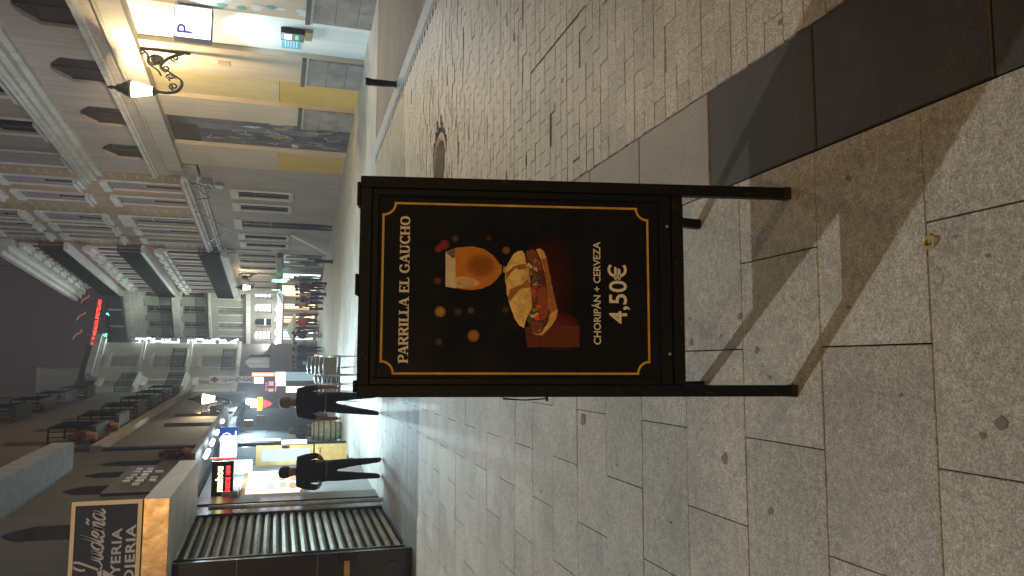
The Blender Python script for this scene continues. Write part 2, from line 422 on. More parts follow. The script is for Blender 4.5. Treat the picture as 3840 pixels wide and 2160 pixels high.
# ------------------------------------------------------------------ facades
RF = Fr((7.94, 20.10), -4.28, 1)
LF = Fr((-2.45, 12.0), 2.0, -1)
DF = Fr((5.06, 60.0), -45.8, 1)      # n points towards us
EF = Fr((-.96, 57.0), 45.6, -1)
E2F = Fr((-.96, 57.0), 199.0, 1)
for f_ in (DF, EF, E2F):             # make sure the outward side looks at the camera
    if f_.N.dot(Vector((0, -1, 0))) < 0: f_.N = -f_.N
def wall(g, F, s0, s1, z0, z1, holes=(), o=0.0, depth=.22, back=True, thick=6.0):
    SS = sorted({s0, s1, *[h[0] for h in holes], *[h[1] for h in holes]}); ZZ = sorted({z0, z1, *[h[2] for h in holes], *[h[3] for h in holes]})
    SS = [a for a in SS if s0 <= a <= s1]; ZZ = [a for a in ZZ if z0 <= a <= z1]
    for i in range(len(SS) - 1):
        for j in range(len(ZZ) - 1):
            cs, cz = (SS[i] + SS[i + 1]) / 2, (ZZ[j] + ZZ[j + 1]) / 2
            if any(h[0] < cs < h[1] and h[2] < cz < h[3] for h in holes): continue
            g.face([F.pt(SS[i], o, ZZ[j]), F.pt(SS[i + 1], o, ZZ[j]), F.pt(SS[i + 1], o, ZZ[j + 1]), F.pt(SS[i], o, ZZ[j + 1])])
    for h in holes:
        a, b, c, d = h[:4]
        for q in (((a, c), (a, d)), ((b, c), (b, d)), ((a, c), (b, c)), ((a, d), (b, d))):
            (sa, za), (sb, zb) = q
            g.face([F.pt(sa, o, za), F.pt(sb, o, zb), F.pt(sb, o - depth, zb), F.pt(sa, o - depth, za)])
        if len(h) > 4:
            rise = h[4]; n = 8; arc = [(a + (b - a) * t / n, d - rise + rise * math.sin(math.pi * t / n)) for t in range(n + 1)]
            for t in range(n):
                (xa, ya), (xb, yb) = arc[t], arc[t + 1]
                g.face([F.pt(xa, o - .001, ya), F.pt(xb, o - .001, yb), F.pt(xb, o - .001, d), F.pt(xa, o - .001, d)])
                g.face([F.pt(xa, o - .001, ya), F.pt(xb, o - .001, yb), F.pt(xb, o - depth, yb), F.pt(xa, o - depth, ya)])
    if back: g.box(F, s0 + .01, s1 - .01, o - depth - .03, o - thick, z0, z1)
def window(F, a, b, c, d, parent, depth=.22, pane=None, frame=None, mull=True, o=0.0, blind_to=None, lintel=None, sill=None, surround=None, label=None):
    """one window: its frame, panes and dressings"""
    pane = pane or glass; frame = frame or frame_d
    g = MB(); t = .05; oo = o - depth + .06
    g.box(F, a, a + t, oo - .05, oo, c, d); g.box(F, b - t, b, oo - .05, oo, c, d); g.box(F, a + t, b - t, oo - .05, oo, c, c + t); g.box(F, a + t, b - t, oo - .05, oo, d - t, d)
    if mull:
        mid = (a + b) / 2; g.box(F, mid - .02, mid + .02, oo - .045, oo + .004, c + t, d - t); zz = c + (d - c) * .7; g.box(F, a + t, b - t, oo - .042, oo + .002, zz - .02, zz + .02)
    w = g.build('window', frame, parent)
    g = MB(); g.box(F, a + t, b - t, oo - .04, oo - .03, c + t, d - t); g.build('pane', pane, w)
    if blind_to is not None:
        g = MB(); n = int((d - blind_to) / .16)
        for k in range(n):
            z = blind_to + k * .16; g.box(F, a + t, b - t, oo + .005, oo + .02, z, z + .15)
        g.build('blind', blind, w)
    if lintel:
        g = MB(); g.box(F, a - .12, b + .12, o, o + lintel[1], d + .003, d + lintel[0]); g.build('lintel', mould, w)
    if sill:
        g = MB(); g.box(F, a - .12, b + .12, o, o + sill[1], c - sill[0], c - .003); g.box(F, a - .02, b + .02, o, o + sill[1] * .55, c - sill[0] * 2, c - sill[0] - .002); g.build('sill', mould, w)
    if surround:
        tt = surround
        for (e0, e1) in ((a - tt, a - .002), (b + .002, b + tt)): g = MB(); g.box(F, e0, e1, o, o + .05, c, d); g.build('surround', mould, w)
    return w
def cornice(F, s0, s1, steps, parent, name='cornice', material=None):
    g = MB()
    for (z0, z1, o0, o1) in steps: g.box(F, s0, s1, o0, o1, z0, z1)
    return g.build(name, material or mould, parent)
def balcony(F, s0, s1, z, o, parent, h=1.0, slab_t=.16, dense=.13, slabm=None):
    g = MB(); g.box(F, s0, s1, 0.002, o, z - slab_t, z); b = g.build('balcony', slabm or mould, parent)
    g = MB(); r = .018
    for zz in (z + .08, z + h): g.box(F, s0, s1, o - .05, o - .02, zz - .02, zz + .02)
    g.box(F, s0, s0 + .03, .01, o - .05, z + h - .02, z + h + .02); g.box(F, s1 - .03, s1, .01, o - .05, z + h - .02, z + h + .02)
    s = s0 + .02
    while s < s1:
        g.box(F, s, s + .022, o - .046, o - .024, z + .003, z + h - .021); s += dense
    oo = .1
    while oo < o - .06:
        g.box(F, s0 + .004, s0 + .026, oo, oo + .022, z + .003, z + h - .021); g.box(F, s1 - .026, s1 - .004, oo, oo + .022, z + .003, z + h - .021); oo += dense
    g.build('railing', mat('matt_black_rail', (.005, .005, .006), .85, spec=.1), b, kind='stuff')
    return b

# ---- building A, cream corner house on the right
A = thing('corner_house', 'cream stuccoed corner house with grey dado and arched mezzanine windows behind the lit wall lantern', 'house', RF.pt(0, 0, -.5))
g = MB()
def door_rect(a, b): return (a, b, -.7, 5.05)
wall(g, RF, -7.5, 9.35, -.8, 5.05, [(-2.1, -.14, -.79, 5.049), (1.42, 3.2, -.79, 5.049), (4.7, 7.22, -.79, 5.049)], depth=.14, back=False)
g.build('wall', cream, A)
g = MB(); g.box(RF, -7.5, 9.35, -.62, -8, -.8, 17.5); g.build('core', cream, A)
g = MB(); g.box(RF, -2.1, -.14, -.61, -.14, -.8, 5.05); g.build('recessed_wall', whitewall, A)
g = MB(); g.box(RF, 1.42, 3.2, -.61, -.14, 1.7, 5.05); g.build('recess', mat('pale_ochre_render', (.52, .43, .23), .85, var=.06, streak=.08), A)
g = MB(); g.box(RF, 1.42, 3.2, -.61, -.137, -.8, 1.69); g.build('painted_patch', yellowr, A)
g = MB(); g.box(RF, 7.4, 9.3, .001, .006, -.55, 1.75); g.build('painted_patch', yellowr, A)
g = MB(); g.box(RF, 4.75, 7.17, -.61, -.16, -.7, 5.03); A_door = g.build('shopfront', frame_d, A)
# graffiti covered roller door in leaves with painted shapes
rnd = random.Random(3)
gcols = [(.07, .20, .16), (.20, .19, .17), (.16, .13, .06), (.42, .40, .34), (.05, .045, .06), (.22, .19, .09), (.10, .085, .09)]
for k in range(4):
    s0 = 4.8 + k * .6; g = MB(); g.box(RF, s0 + .012, s0 + .588, -.155, -.135, -.62, 4.2)
    g.build('door_leaf', mat('door_paint_%d' % (k % 2), ((.085, .075, .085), (.11, .10, .115))[k % 2], .6, var=.3, vscale=2, streak=.25), A_door)
for k in range(30):
    s = rnd.uniform(4.95, 7.0); z = rnd.uniform(-.35, 3.3); rs, rz = rnd.uniform(.08, .26), rnd.uniform(.10, .42)
    pts = [RF.pt(s + math.cos(a) * rs * rnd.uniform(.6, 1.1), -.1345 + .0004 * k, z + math.sin(a) * rz * rnd.uniform(.6, 1.1)) for a in [i * math.pi / 6 for i in range(12)]]
    g = MB(); g.face(pts); c = rnd.choice(gcols); g.build('graffiti', mat('spray_%d' % gcols.index(c), c, .6, var=.4, vscale=8), A_door)
for k in range(9):
    s = rnd.uniform(4.95, 6.9); z = rnd.uniform(-.3, 4.0); pts = smooth_curve([(s + rnd.uniform(-.2, .25), z + rnd.uniform(-.3, .3)) for _ in range(5)])
    g = MB(); ribbon(g, pts, lambda a, b: .035, lambda x, y, l: RF.pt(x, -.115 + l, y), .0005 * k); g.build('graffiti', mat('spray_pale', (.42, .42, .40), .6), A_door)
# dado blocks, cap
def dado_run(s0, s1, z0=-.75, ztop=.96):
    n = max(1, round((s1 - s0) / .75)); w = (s1 - s0) / n; zs = [z0, -.05, .46, ztop]
    for j in range(3):
        for i in range(n):
            g = MB(); g.box(RF, s0 + i * w + .004, s0 + (i + 1) * w - .004, .001, .055, zs[j] + .004, zs[j + 1] - .004); g.build('dado_stone', dado, A)
    g = MB(); g.box(RF, s0 - .03, s1 + .03, .001, .075, ztop, ztop + .06); g.build('dado_cap', cream, A)
    g = MB(); g.box(RF, s0 - .03, s1 + .03, .001, .10, ztop + .062, ztop + .17); g.build('dado_moulding', darkstone, A)
dado_run(-.13, 1.41); dado_run(3.21, 4.69); dado_run(-7.4, -2.12)
# graffiti along the near pier
for k in range(14):
    z = rnd.uniform(.2, 3.0); s = rnd.uniform(-2.6, -2.2); g = MB()
    pts = [RF.pt(s + math.cos(a) * .10 * rnd.uniform(.6, 1.1), .003 + .0004 * k, z + math.sin(a) * .16 * rnd.uniform(.6, 1.1)) for a in [i * math.pi / 5 for i in range(10)]]
    g.face(pts); c = rnd.choice([(.08, .25, .22), (.5, .5, .5), (.1, .1, .1)]); g.build('graffiti', mat('pier_spray_%.2f' % c[0], c, .6), A)
cornice(RF, -7.5, 9.6, [(5.053, 5.57, -.6, .22), (5.572, 5.64, -.6, .27)], A, 'beam', mat('pale_beam', (.36, .34, .30), .8, var=.08, streak=.1))
g = MB(); mez = [(-1.85 + k * 3.2, -.35 + k * 3.2, 6.25, 7.50, .40) for k in range(-1, 4)]
wall(g, RF, -7.5, 10.9, 5.64, 8.0, mez, o=.02, depth=.12, back=False); g.build('wall', facA, A)
g = MB(); g.box(RF, -7.5, 10.9, -.4, -.6, 5.64, 17.5); g.build('core', facA, A)
cornice(RF, -7.5, 10.9, [(6.02, 6.09, .02, .10), (6.092, 6.20, .02, .18)], A, 'string_course')
for h in mez: window(RF, h[0], h[1], h[2], h[3], A, depth=.12, frame=mat('dark_brown_frame', (.045, .035, .028), .5, var=.2), pane=mat('dull_glass', (.045, .038, .034), .5, var=.3))
cornice(RF, -7.5, 11.1, [(7.95, 8.12, -.3, .18), (8.122, 8.30, -.3, .36), (8.302, 8.42, -.3, .5), (8.422, 8.52, -.3, .56)], A, 'main_cornice')
up = [(3.05 + k * 3.15 - 6.3, 4.3 + k * 3.15 - 6.3, 8.95, 11.3) for k in range(0, 5)] + [(3.05 + k * 3.15 - 6.3, 4.3 + k * 3.15 - 6.3, 12.4, 14.8) for k in range(0, 5)]
g = MB(); wall(g, RF, -7.5, 10.9, 8.52, 17.5, up, o=.02, depth=.12, back=False); g.build('wall', mat('facade_taupe', (.34, .28, .23), .88, var=.1, vscale=.6, streak=.12), A)
for h in up: window(RF, h[0], h[1], h[2], h[3], A, depth=.12, blind_to=h[2] + 1.2, sill=(.12, .22), surround=.16, lintel=(.2, .1))

# ---- building B, ochre with white dressings
B = thing('ochre_house', 'ochre house with white window hoods and sagging cables beside the cream corner house', 'house', RF.pt(17, 0, -.9))
gw = [(12.35, 13.3), (14.35, 15.3), (19.9, 20.8), (21.7, 22.6)]
fw = [(12.15, 13.15), (14.25, 15.3), (17.5, 18.9), (19.65, 20.65), (21.65, 22.5)]
g = MB(); wall(g, RF, 9.36, 23.4, -1.1, 4.5, [(a, b, 1.25, 3.25) for a, b in gw] + [(17.2, 18.5, -1.09, 3.3)], depth=.1, thick=8); g.build('wall', facBg, B)
for k, (a, b) in enumerate(gw): window(RF, a, b, 1.25, 3.25, B, depth=.1, surround=.1, lintel=(.32, .06), sill=(.08, .1))
window(RF, 17.2, 18.5, -1.0, 3.3, B, depth=.1, lintel=(.35, .06))
g = MB(); wall(g, RF, 9.36, 10.95, 4.5, 8.0, (), o=-.62, back=False)
g = MB(); wall(g, RF, 10.95, 23.4, 5.2, 15.2, [(a, b, 5.4, 8.0) for a, b in fw] + [(a, b, 9.2, 11.6) for a, b in fw] + [(a, b, 12.5, 14.4) for a, b in fw], depth=.12, thick=8); g.build('wall', facB, B)
g = MB(); g.box(RF, 9.6, 10.93, -.01, -.2, 4.6, 17.5); g.build('pier', facBg, B)
cornice(RF, 10.9, 23.5, [(4.52, 4.62, 0, .10), (4.622, 4.70, 0, .18)], B, 'string_course'); g = MB(); g.box(RF, 10.9, 23.4, -.02, -.3, 4.5, 5.2); g.build('frieze', facBg, B)
cornice(RF, 10.9, 23.5, [(5.0, 5.12, -.02, .16), (5.122, 5.26, -.02, .26)], B, 'string_course')
for (a, b) in fw:
    big = b - a > 1.2
    window(RF, a, b, 5.4, 8.0, B, depth=.12, blind_to=6.7 if not big else None, surround=.1, lintel=(.30 if not big else .55, .14), frame=frame_l)
    window(RF, a, b, 9.2, 11.6, B, depth=.12, blind_to=10.3, surround=.1, lintel=(.28, .12), sill=(.13, .24), frame=frame_l)
    window(RF, a, b, 12.5, 14.4, B, depth=.12, blind_to=13.3, surround=.1, lintel=(.25, .12), sill=(.13, .24), frame=frame_l)
for s in (11.15, 15.95, 16.75, 19.1, 22.95):       # little pale stones set one above another between the windows
    for k in range(21):
        z = 5.5 + k * .44
        if z < 14.8 and not (8.0 < z < 8.9):
            g = MB(); g.box(RF, s, s + .5, .001, .02, z, z + .045); g.build('quoin_stone', mat('quoin_ochre', (.45, .39, .27), .8, var=.2), B)
cornice(RF, 10.9, 23.45, [(15.2, 15.4, -.3, .3), (15.402, 15.6, -.3, .5)], B)
# cables looping across B
cab = thing('hanging_cable', 'black cables sagging along the ochre facade above its string course', 'cable', RF.pt(14, .1, 4.6))
def sag(a, b, n, d):
    return [(a[0] + (b[0] - a[0]) * t / n, a[1] + (b[1] - a[1]) * t / n, a[2] + (b[2] - a[2]) * t / n - d * math.sin(math.pi * t / n)) for t in range(n + 1)]
pts = []
for (s, z) in ((9.2, 5.0), (10.7, 4.9), (12.6, 4.35), (13.2, 4.9), (14.8, 5.1), (17.5, 4.0), (18.2, 3.95), (20.9, 5.05), (21.8, 4.35), (23.1, 3.75), (23.25, 4.25)): pts.append(RF.pt(s, .30, z))
g = MB(); g.tube(pts, .022, 5); g.tube([RF.pt(10.7, .3, 4.9), RF.pt(11.2, .3, 4.2), RF.pt(12.0, .3, 4.5)], .02, 5); g.tube([RF.pt(23.25, .08, 4.25), RF.pt(23.3, .08, 2.0)], .03, 5); g.build('cable', iron, cab)
jb = MB(); jb.box(RF, 10.9, 11.35, .02, .25, 4.15, 4.55); jb.box(RF, 11.4, 11.9, .02, .14, 3.75, 4.05)
tag(jb.build('junction_box', mat('grey_box', (.12, .12, .13), .5)), 'grey electrical boxes at the pier where the hanging cables start', 'box')

# ---- building C, red-brown with long balconies
CB = thing('balcony_house', 'dark red-brown block with three long iron balconies and pale window hoods', 'house', RF.pt(31, 0, -1.2))
cw = [24.85, 26.75, 28.65, 30.35, 31.95, 33.75, 35.45, 37.1]
g = MB(); wall(g, RF, 23.45, 38.8, 4.2, 14.4, [(c - .42, c + .42, z0, z1) for c in cw for z0, z1 in ((4.75, 7.4), (8.65, 10.85), (12.25, 13.9))], depth=.12, thick=8); g.build('wall', facC, CB)
g = MB(); ga = [(24.55, 25.35, 1.75, 3.8, .3), (26.15, 26.95, 1.75, 3.8, .3), (28.1, 28.95, 1.75, 3.85, .3), (30.0, 30.8, 1.75, 3.85, .3), (32.9, 33.7, 1.75, 3.85, .3), (35.2, 36.0, 1.75, 3.85, .3)]
wall(g, RF, 23.45, 38.8, -1.5, 4.2, ga, depth=.1, thick=8); g.build('wall', facBg, CB)
for h in ga: window(RF, h[0], h[1], h[2], h[3], CB, depth=.1, surround=.08)
for c in cw:
    for zi, (z0, z1) in enumerate(((4.75, 7.4), (8.65, 10.85), (12.25, 13.9))):
        w = window(RF, c - .42, c + .42, z0, z1, CB, depth=.12, mull=False, surround=.14)
        g = MB(); g.box(RF, c - .62, c + .62, .002, .16, z1 + .02, z1 + .20); g.box(RF, c - .70, c + .70, .002, .34, z1 + .202, z1 + .42); g.box(RF, c - .5, c + .5, .002, .22, z1 + .422, z1 + .62); g.build('hood', mould, w)
cornice(RF, 23.45, 38.85, [(4.2, 4.45, .002, .5)], CB, 'string_course')
balcony(RF, 23.6, 38.7, 4.62, .42, CB, h=1.1, slab_t=.2, dense=.075); balcony(RF, 23.6, 38.7, 8.55, .42, CB, h=1.1, slab_t=.2, dense=.075); balcony(RF, 23.6, 38.7, 12.15, .4, CB, h=1.1, slab_t=.2, dense=.075)
cornice(RF, 23.45, 38.9, [(14.4, 14.55, -.3, .35), (14.552, 14.8, -.3, .6), (14.802, 15.05, -.3, .8)], CB)
g = MB(); g.box(RF, 23.6, 38.7, -.5, -7, 15.05, 16.2); g.build('roof', slate, CB)
# shop level of C
g = MB(); g.box(RF, 24.0, 38.6, .003, .28, 1.42, 1.68); g.build('shop_fascia', mat('dark_fascia', (.05, .05, .055), .5), CB)
for k, (a, b) in enumerate(((24.3, 25.6), (26.0, 27.4), (28.0, 29.3), (30.2, 31.6), (32.3, 33.8), (34.6, 36.2), (36.6, 38.2))):
    g = MB(); g.box(RF, a, b, .003, .02, -1.0, 1.3); g.build('shop_window', (glass, glass, mat('grey_shutter', (.16, .18, .16), .5, metal=.4), white_panel, glass, warm_shop, warm_shop)[k], CB)
wb = mat('white_board', (.66, .66, .64), .6, var=.05)
for (s, z0, z1, w, lab) in ((18.9, -.75, 1.05, 0, 'long white board leaning against the ochre house'), (25.0, .0, 1.25, 1, 'upright white panel beside the dark shop window'), (27.0, .1, 1.3, 1, 'second upright white panel beside the dark shop window')):
    g = MB()
    if w: g.box(RF, s, s + .22, .03, .07, z0, z1)
    else: g.prism([RF.pt(s, .12, z1), RF.pt(s + .3, .12, z1), RF.pt(s + 2.5, .5, z0 - .1), RF.pt(s + 2.1, .5, z0 - .1)], RF.N * .04)
    tag(g.build('leaning_board', wb), lab, 'panel', 'white panels on the right')

# ---- building D, pale, lit from the shops
D = thing('far_corner_house', 'pale green-grey house closing the street, with lit mezzanine windows over bright shops', 'house', DF.pt(2.5, 0, -1.4))
dws = [(-.35, .3), (1.22, 1.88), (2.78, 3.4), (4.2, 4.85)]
g = MB(); wall(g, DF, -1.6, 5.6, 3.8, 12.4, [(a, b, z0, z1, .28) if z0 < 5 else (a, b, z0, z1) for a, b in dws for z0, z1 in ((4.1, 5.9), (6.75, 8.3), (9.1, 10.75))], depth=.25, thick=6); g.build('wall', facD, D)
for a, b in dws:
    window(DF, a, b, 4.1, 5.9, D, depth=.15, pane=mat('dim_curtain', (.14, .14, .12), .8, var=.3, vscale=3), surround=.12, frame=frame_l); window(DF, a, b, 6.75, 8.3, D, depth=.25, lintel=(.2, .15), frame=frame_l); window(DF, a, b, 9.1, 10.75, D, depth=.25, lintel=(.25, .15), frame=frame_l)
balcony(DF, -1.2, 5.2, 6.5, .5, D, h=.85); balcony(DF, -1.2, 5.2, 8.95, .5, D, h=.8, slab_t=.5)
cornice(DF, -1.6, 5.6, [(10.95, 11.2, .002, .2), (11.202, 11.7, .002, .45), (11.702, 12.1, .002, .65)], D)
g = MB(); g.box(DF, -1.6, 5.6, .1, -5, 12.4, 13.3); g.build('roof', slate, D)
for s in (-.2, 1.5, 3.1, 4.5): 
    g = MB(); g.box(DF, s, s + .12, .12, .17, 12.4, 13.3); g.build('roof_rib', mould, D)
cornice(DF, -1.6, 5.4, [(3.55, 3.85, .002, .4)], D, 'string_course')
mzs = [(-.62, .35), (.85, 1.75), (2.3, 3.2), (3.6, 4.6)]
g = MB(); wall(g, DF, -1.6, 5.4, 1.8, 3.55, [(a, b, 2.0, 3.3, .2) for a, b in mzs], depth=.3, thick=6); g.build('wall', mat('facade_cream_low', (.22, .20, .165), .8, var=.1), D)
for k, (a, b) in enumerate(mzs):
    w = window(DF, a, b, 2.0, 3.3, D, depth=.3, frame=frame_l, mull=False, pane=glass)
    for j in range(4):
        if k == 2 and j != 1: continue
        z = 2.12 + j * .3; g = MB(); 
        g.box(DF, a + .1, b - .1, -.22, -.19, z, z + (.2 if k != 2 else .12)); g.build('light_strip', white_led if k != 2 else white_panel, w)
g = MB(); wall(g, DF, -1.6, 5.4, -1.8, 1.8, [(a, b, -1.7, 1.1) for a, b in ((-.9, .3), (.7, 1.6), (1.9, 3.0), (3.4, 4.8))], depth=.5, thick=6); g.build('wall', mat('shopfront_stone', (.22, .20, .175), .7, var=.1), D)
for k, (a, b) in enumerate(((-.9, .3), (.7, 1.6), (1.9, 3.0), (3.4, 4.8))):
    g = MB(); g.box(DF, a, b, -.48, -.44, -1.2, 1.1); w = g.build('shop_window', (warm_shop, mat('lit_warm_bright', (.02, .02, .02), .5, emit=(1, .76, .42), estr=1.9), warm_shop, white_panel)[k], D)
    for j in range(4):
        g = MB(); g.box(DF, a + .08 + j * (b - a) / 4, a + .16 + j * (b - a) / 4, -.43, -.40, -1.2 + .2 * (j % 2), 1.1); g.build('display', mat('display_brown', (.12, .07, .04), .6), w)
g = MB(); g.box(DF, -.6, 4.9, .003, .3, 1.2, 1.66); g.build('shop_fascia', mat('white_fascia', (.40, .41, .42), .5), D)
for k, s in enumerate((.95, 1.95, 3.3, 4.3)):
    fl = MB(); fl.lathe([(.0, -.13), (.12, -.1), (.16, 0), (.12, .1), (.0, .13)], DF.pt(s, .45, 1.62), 10); fo = fl.build('flood_lamp', em('flood', (.95, .97, 1), 14), smooth=True)
    tag(fo, ('flood lamp over the warm shop at the right end of the far shops', 'second flood lamp from the right on the far shop fascia', 'third flood lamp from the right on the far shop fascia', 'flood lamp nearest the tall lit letters')[k], 'lamp', 'flood lamps on the far fascia')

# ---- building E, chamfered hotel corner
E_ = thing('hotel_corner_house', 'mint-lit corner building with chamfered end beside the vertical lit hotel letters', 'house', EF.pt(1.5, 0, -1.3))
ez = ((4.5, 6.6), (7.65, 9.75), (10.75, 12.4))
g = MB(); wall(g, EF, 0, 3.35, 4.15, 13.0, [(.95, 2.05, a, b) for a, b in ez], depth=.25, back=False); g.build('wall', facE, E_)
for a, b in ez: window(EF, .95, 2.05, a, b, E_, depth=.12, pane=mat('pale_curtain', (.30, .31, .28), .8, var=.25, vscale=4), frame=frame_l, surround=.14, lintel=(.3, .2))
for z in (4.15, 7.45, 10.5): cornice(EF, -.1, 3.4, [(z - .12, z + .02, .002, .18), (z + .022, z + .12, .002, .3)], E_, 'string_course')
for z in (4.3, 7.6): balcony(EF, .6, 2.4, z, .45, E_, h=.9, slab_t=.1)
cornice(EF, -.3, 3.6, [(12.95, 13.2, .002, .35), (13.202, 13.6, .002, .6)], E_)
g = MB(); wall(g, EF, 0, 3.35, -1.6, 4.02, [(.9, 2.2, 2.0, 3.7, .35)], depth=.25, back=False); g.build('wall', mat('facade_dark_grey', (.12, .11, .11), .8, var=.15), E_)
window(EF, .9, 2.2, 2.0, 3.7, E_, depth=.25, frame=frame_l, pane=mat('lit_curtain', (.35, .35, .33), .7, emit=(.7, .75, .7), estr=.08))
g = MB(); wall(g, E2F, 0, 9.0, 4.15, 12.9, [(.7, 1.9, a, b) for a, b in ez] + [(3.6, 4.8, a, b) for a, b in ez], depth=.25, back=False); g.build('wall', facE, E_)
g = MB(); wall(g, E2F, 0, 9.0, -1.6, 4.15, (), back=False); g.build('wall', MATS['facade_dark_grey'], E_)
for a, b in ez:
    window(E2F, .7, 1.9, a, b, E_, depth=.12, pane=MATS['pale_curtain'], frame=frame_l, surround=.14, lintel=(.3, .2))
for z in (4.15, 7.3, 10.2): cornice(E2F, 0, 9, [(z - .12, z + .1, .002, .25)], E_, 'string_course')
balcony(E2F, .4, 3.0, 7.45, .5, E_, h=1.0); balcony(E2F, .4, 3.0, 10.35, .5, E_, h=1.0)
# closing mass behind the two E faces
g = MB(); q = [EF.pt(0, -.26, 0), EF.pt(3.35, -.26, 0), Vector((1.2, 72, 0)), Vector((-9, 72, 0)), E2F.pt(9, -.26, 0)]
g.prism([(p.x, p.y, -1.7) for p in q], (0, 0, 14.6)); g.build('core', facE, E_)
g = MB(); g.prism([(p.x, p.y + .5, 13.0) for p in q], (0, 0, 1.3)); g.build('roof', slate, E_)
g = MB(); g.box(W, -1.9, -.4, 58.5, 60.5, 14.3, 16.6); g.build('roof_turret', facE, E_)
g = MB(); g.box(W, -2.0, -.3, 58.4, 60.6, 16.6, 16.9); g.build('turret_cap', mould, E_)

# hotel letters, one above another
hs = thing('hotel_sign', 'vertical sign of glowing white letters hanging from the hotel corner', 'sign', (1.58, 60, 8))
g = MB(); g.box(W, 1.27, 1.87, 60.0, 60.12, 4.45, 11.5); g.build('board', mat('sign_grey', (.02, .025, .025), .5), hs)
letm = em('hotel_letters', (.92, .97, 1.0), 1.6)
word = 'HOTEL EUROPA'; z = 10.62; st = .577
for k, ch in enumerate(word):
    if ch != ' ': text(ch, .78, (1.57, 59.95, z - k * st + .05), (1, 0, 0), (0, 0, 1), letm, 'letter', hs, 'CENTER', .02, .03, sx=.85)
for k in range(6):
    g = MB(); g.box(W, 1.0, 1.27, 60.04, 60.08, 5 + k * 1.2, 5.05 + k * 1.2); g.build('bracket', iron, hs)

# far dark roofs with the neon row above them
far = thing('far_dark_house', 'black silhouetted house far behind the roofs carrying the red and green neon', 'house', (6, 112, -2))
g = MB(); g.box(W, -6, 16, 110.8, 120, -3, 21.2); g.build('wall', mat('night_wall', (.02, .018, .02), .9), far)
g = MB(); g.prism([(-6, 110.8, 21.2), (16, 110.8, 21.2), (16, 116, 24.2), (-6, 116, 24.2)], (0, 3, 0)); g.build('roof', MATS['night_wall'], far)
ns = thing('neon_sign', 'long row of glowing red neon letters over green neon shapes on the far roof', 'neon sign', (5.6, 110, 22))
red = em('neon_red', (1, .06, .025), 3.2); redhot = em('neon_red_hot', (1, .30, .16), 4.0); green = em('neon_green', (.08, 1, .55), 4); dimor = em('neon_orange_dim', (1, .26, .10), .3)
text('SOL DE ANDALUCIA EMBOTELLADO', .58, (2.15, 110.0, 24.15), (1, 0, -.10), (.10, 0, 1), red, 'letters', ns, 'LEFT', .03, -.004, sx=.55, spacing=1.18)
random.seed(12)
for (x, zt, w, h) in ((3.6, 26.6, 1.2, .9), (6.0, 26.3, 1.1, .9), (8.2, 25.9, 1.0, .8)):
    pts = smooth_curve([(x - w * .5, zt), (x, zt - h * .35), (x + w * .3, zt - h), (x + w * .55, zt - h)], 5)
    g = MB(); g.tube([(a, 109.9, b) for a, b in pts], .05, 5); g.build('tube', dimor, ns)
for (a, b, c, d) in ((3.0, 21.6, 3.6, 21.9), (3.2, 22.9, 3.7, 23.1), (2.3, 21.3, 2.35, 22.2), (2.4, 22.7, 2.7, 22.9), (5.6, 22.0, 5.9, 22.4), (6.1, 22.5, 6.4, 22.9), (3.5, 21.5, 3.9, 21.55), (3.4, 22.85, 3.8, 22.8)):
    g = MB(); g.tube([(a, 109.95, b), ((a + c) / 2 + .05, 109.95, (b + d) / 2 - .05), (c, 109.95, d)], .09, 5); g.build('tube', green, ns)
for x in (2.2, 4.1, 6.0, 7.9, 9.3):
    g = MB(); g.box(W, x, x + .07, 110.1, 110.18, 21.0, 25.5 - .1 * (x - 2)); g.build('post', iron, ns)
g = MB(); g.tube([(2.0, 110.14, 24.95), (9.4, 110.14, 24.2)], .04, 4); g.tube([(2.0, 110.14, 23.95), (9.4, 110.14, 23.2)], .04, 4); g.build('rail', iron, ns)

# ---- left buildings
LA = thing('shuttered_corner_house', 'dark corner house on the left with rolling shutter and pale jutting cornice', 'house', LF.pt(3, 0, -.4))
lw = [(3.4, 4.25, 3.95, 5.15, .3), (5.1, 5.75, 3.95, 5.15, .3), (6.5, 7.2, 3.95, 5.15, .3), (.2, 1.1, 4.0, 5.15, .3)]
g = MB(); wall(g, LF, -1.85, 8.7, 2.8, 5.95, lw, depth=.3, back=False); g.build('wall', facL, LA)
for h in lw: window(LF, h[0], h[1], h[2], h[3], LA, depth=.3, pane=glass, mull=False)
g = MB(); g.box(LF, -1.85, 8.7, -.32, -6, -.5, 5.85); g.build('core', facL, LA)
g = MB(); ul = [(s, s + 1.0, 7.4, 9.6) for s in (-.6, 2.0, 4.6, 7.0)]
wall(g, LF, -1.85, 8.7, 5.951, 16.0, ul, depth=.3, thick=6); g.build('wall', facL, LA)
for h in ul: window(LF, *h, LA, depth=.3)
cornice(LF, -2.4, 5.85, [(5.45, 5.85, .002, .62)], LA, 'jutting_cornice', mat('pale_cornice', (.20, .20, .215), .8, var=.1, vscale=.8, streak=.2))
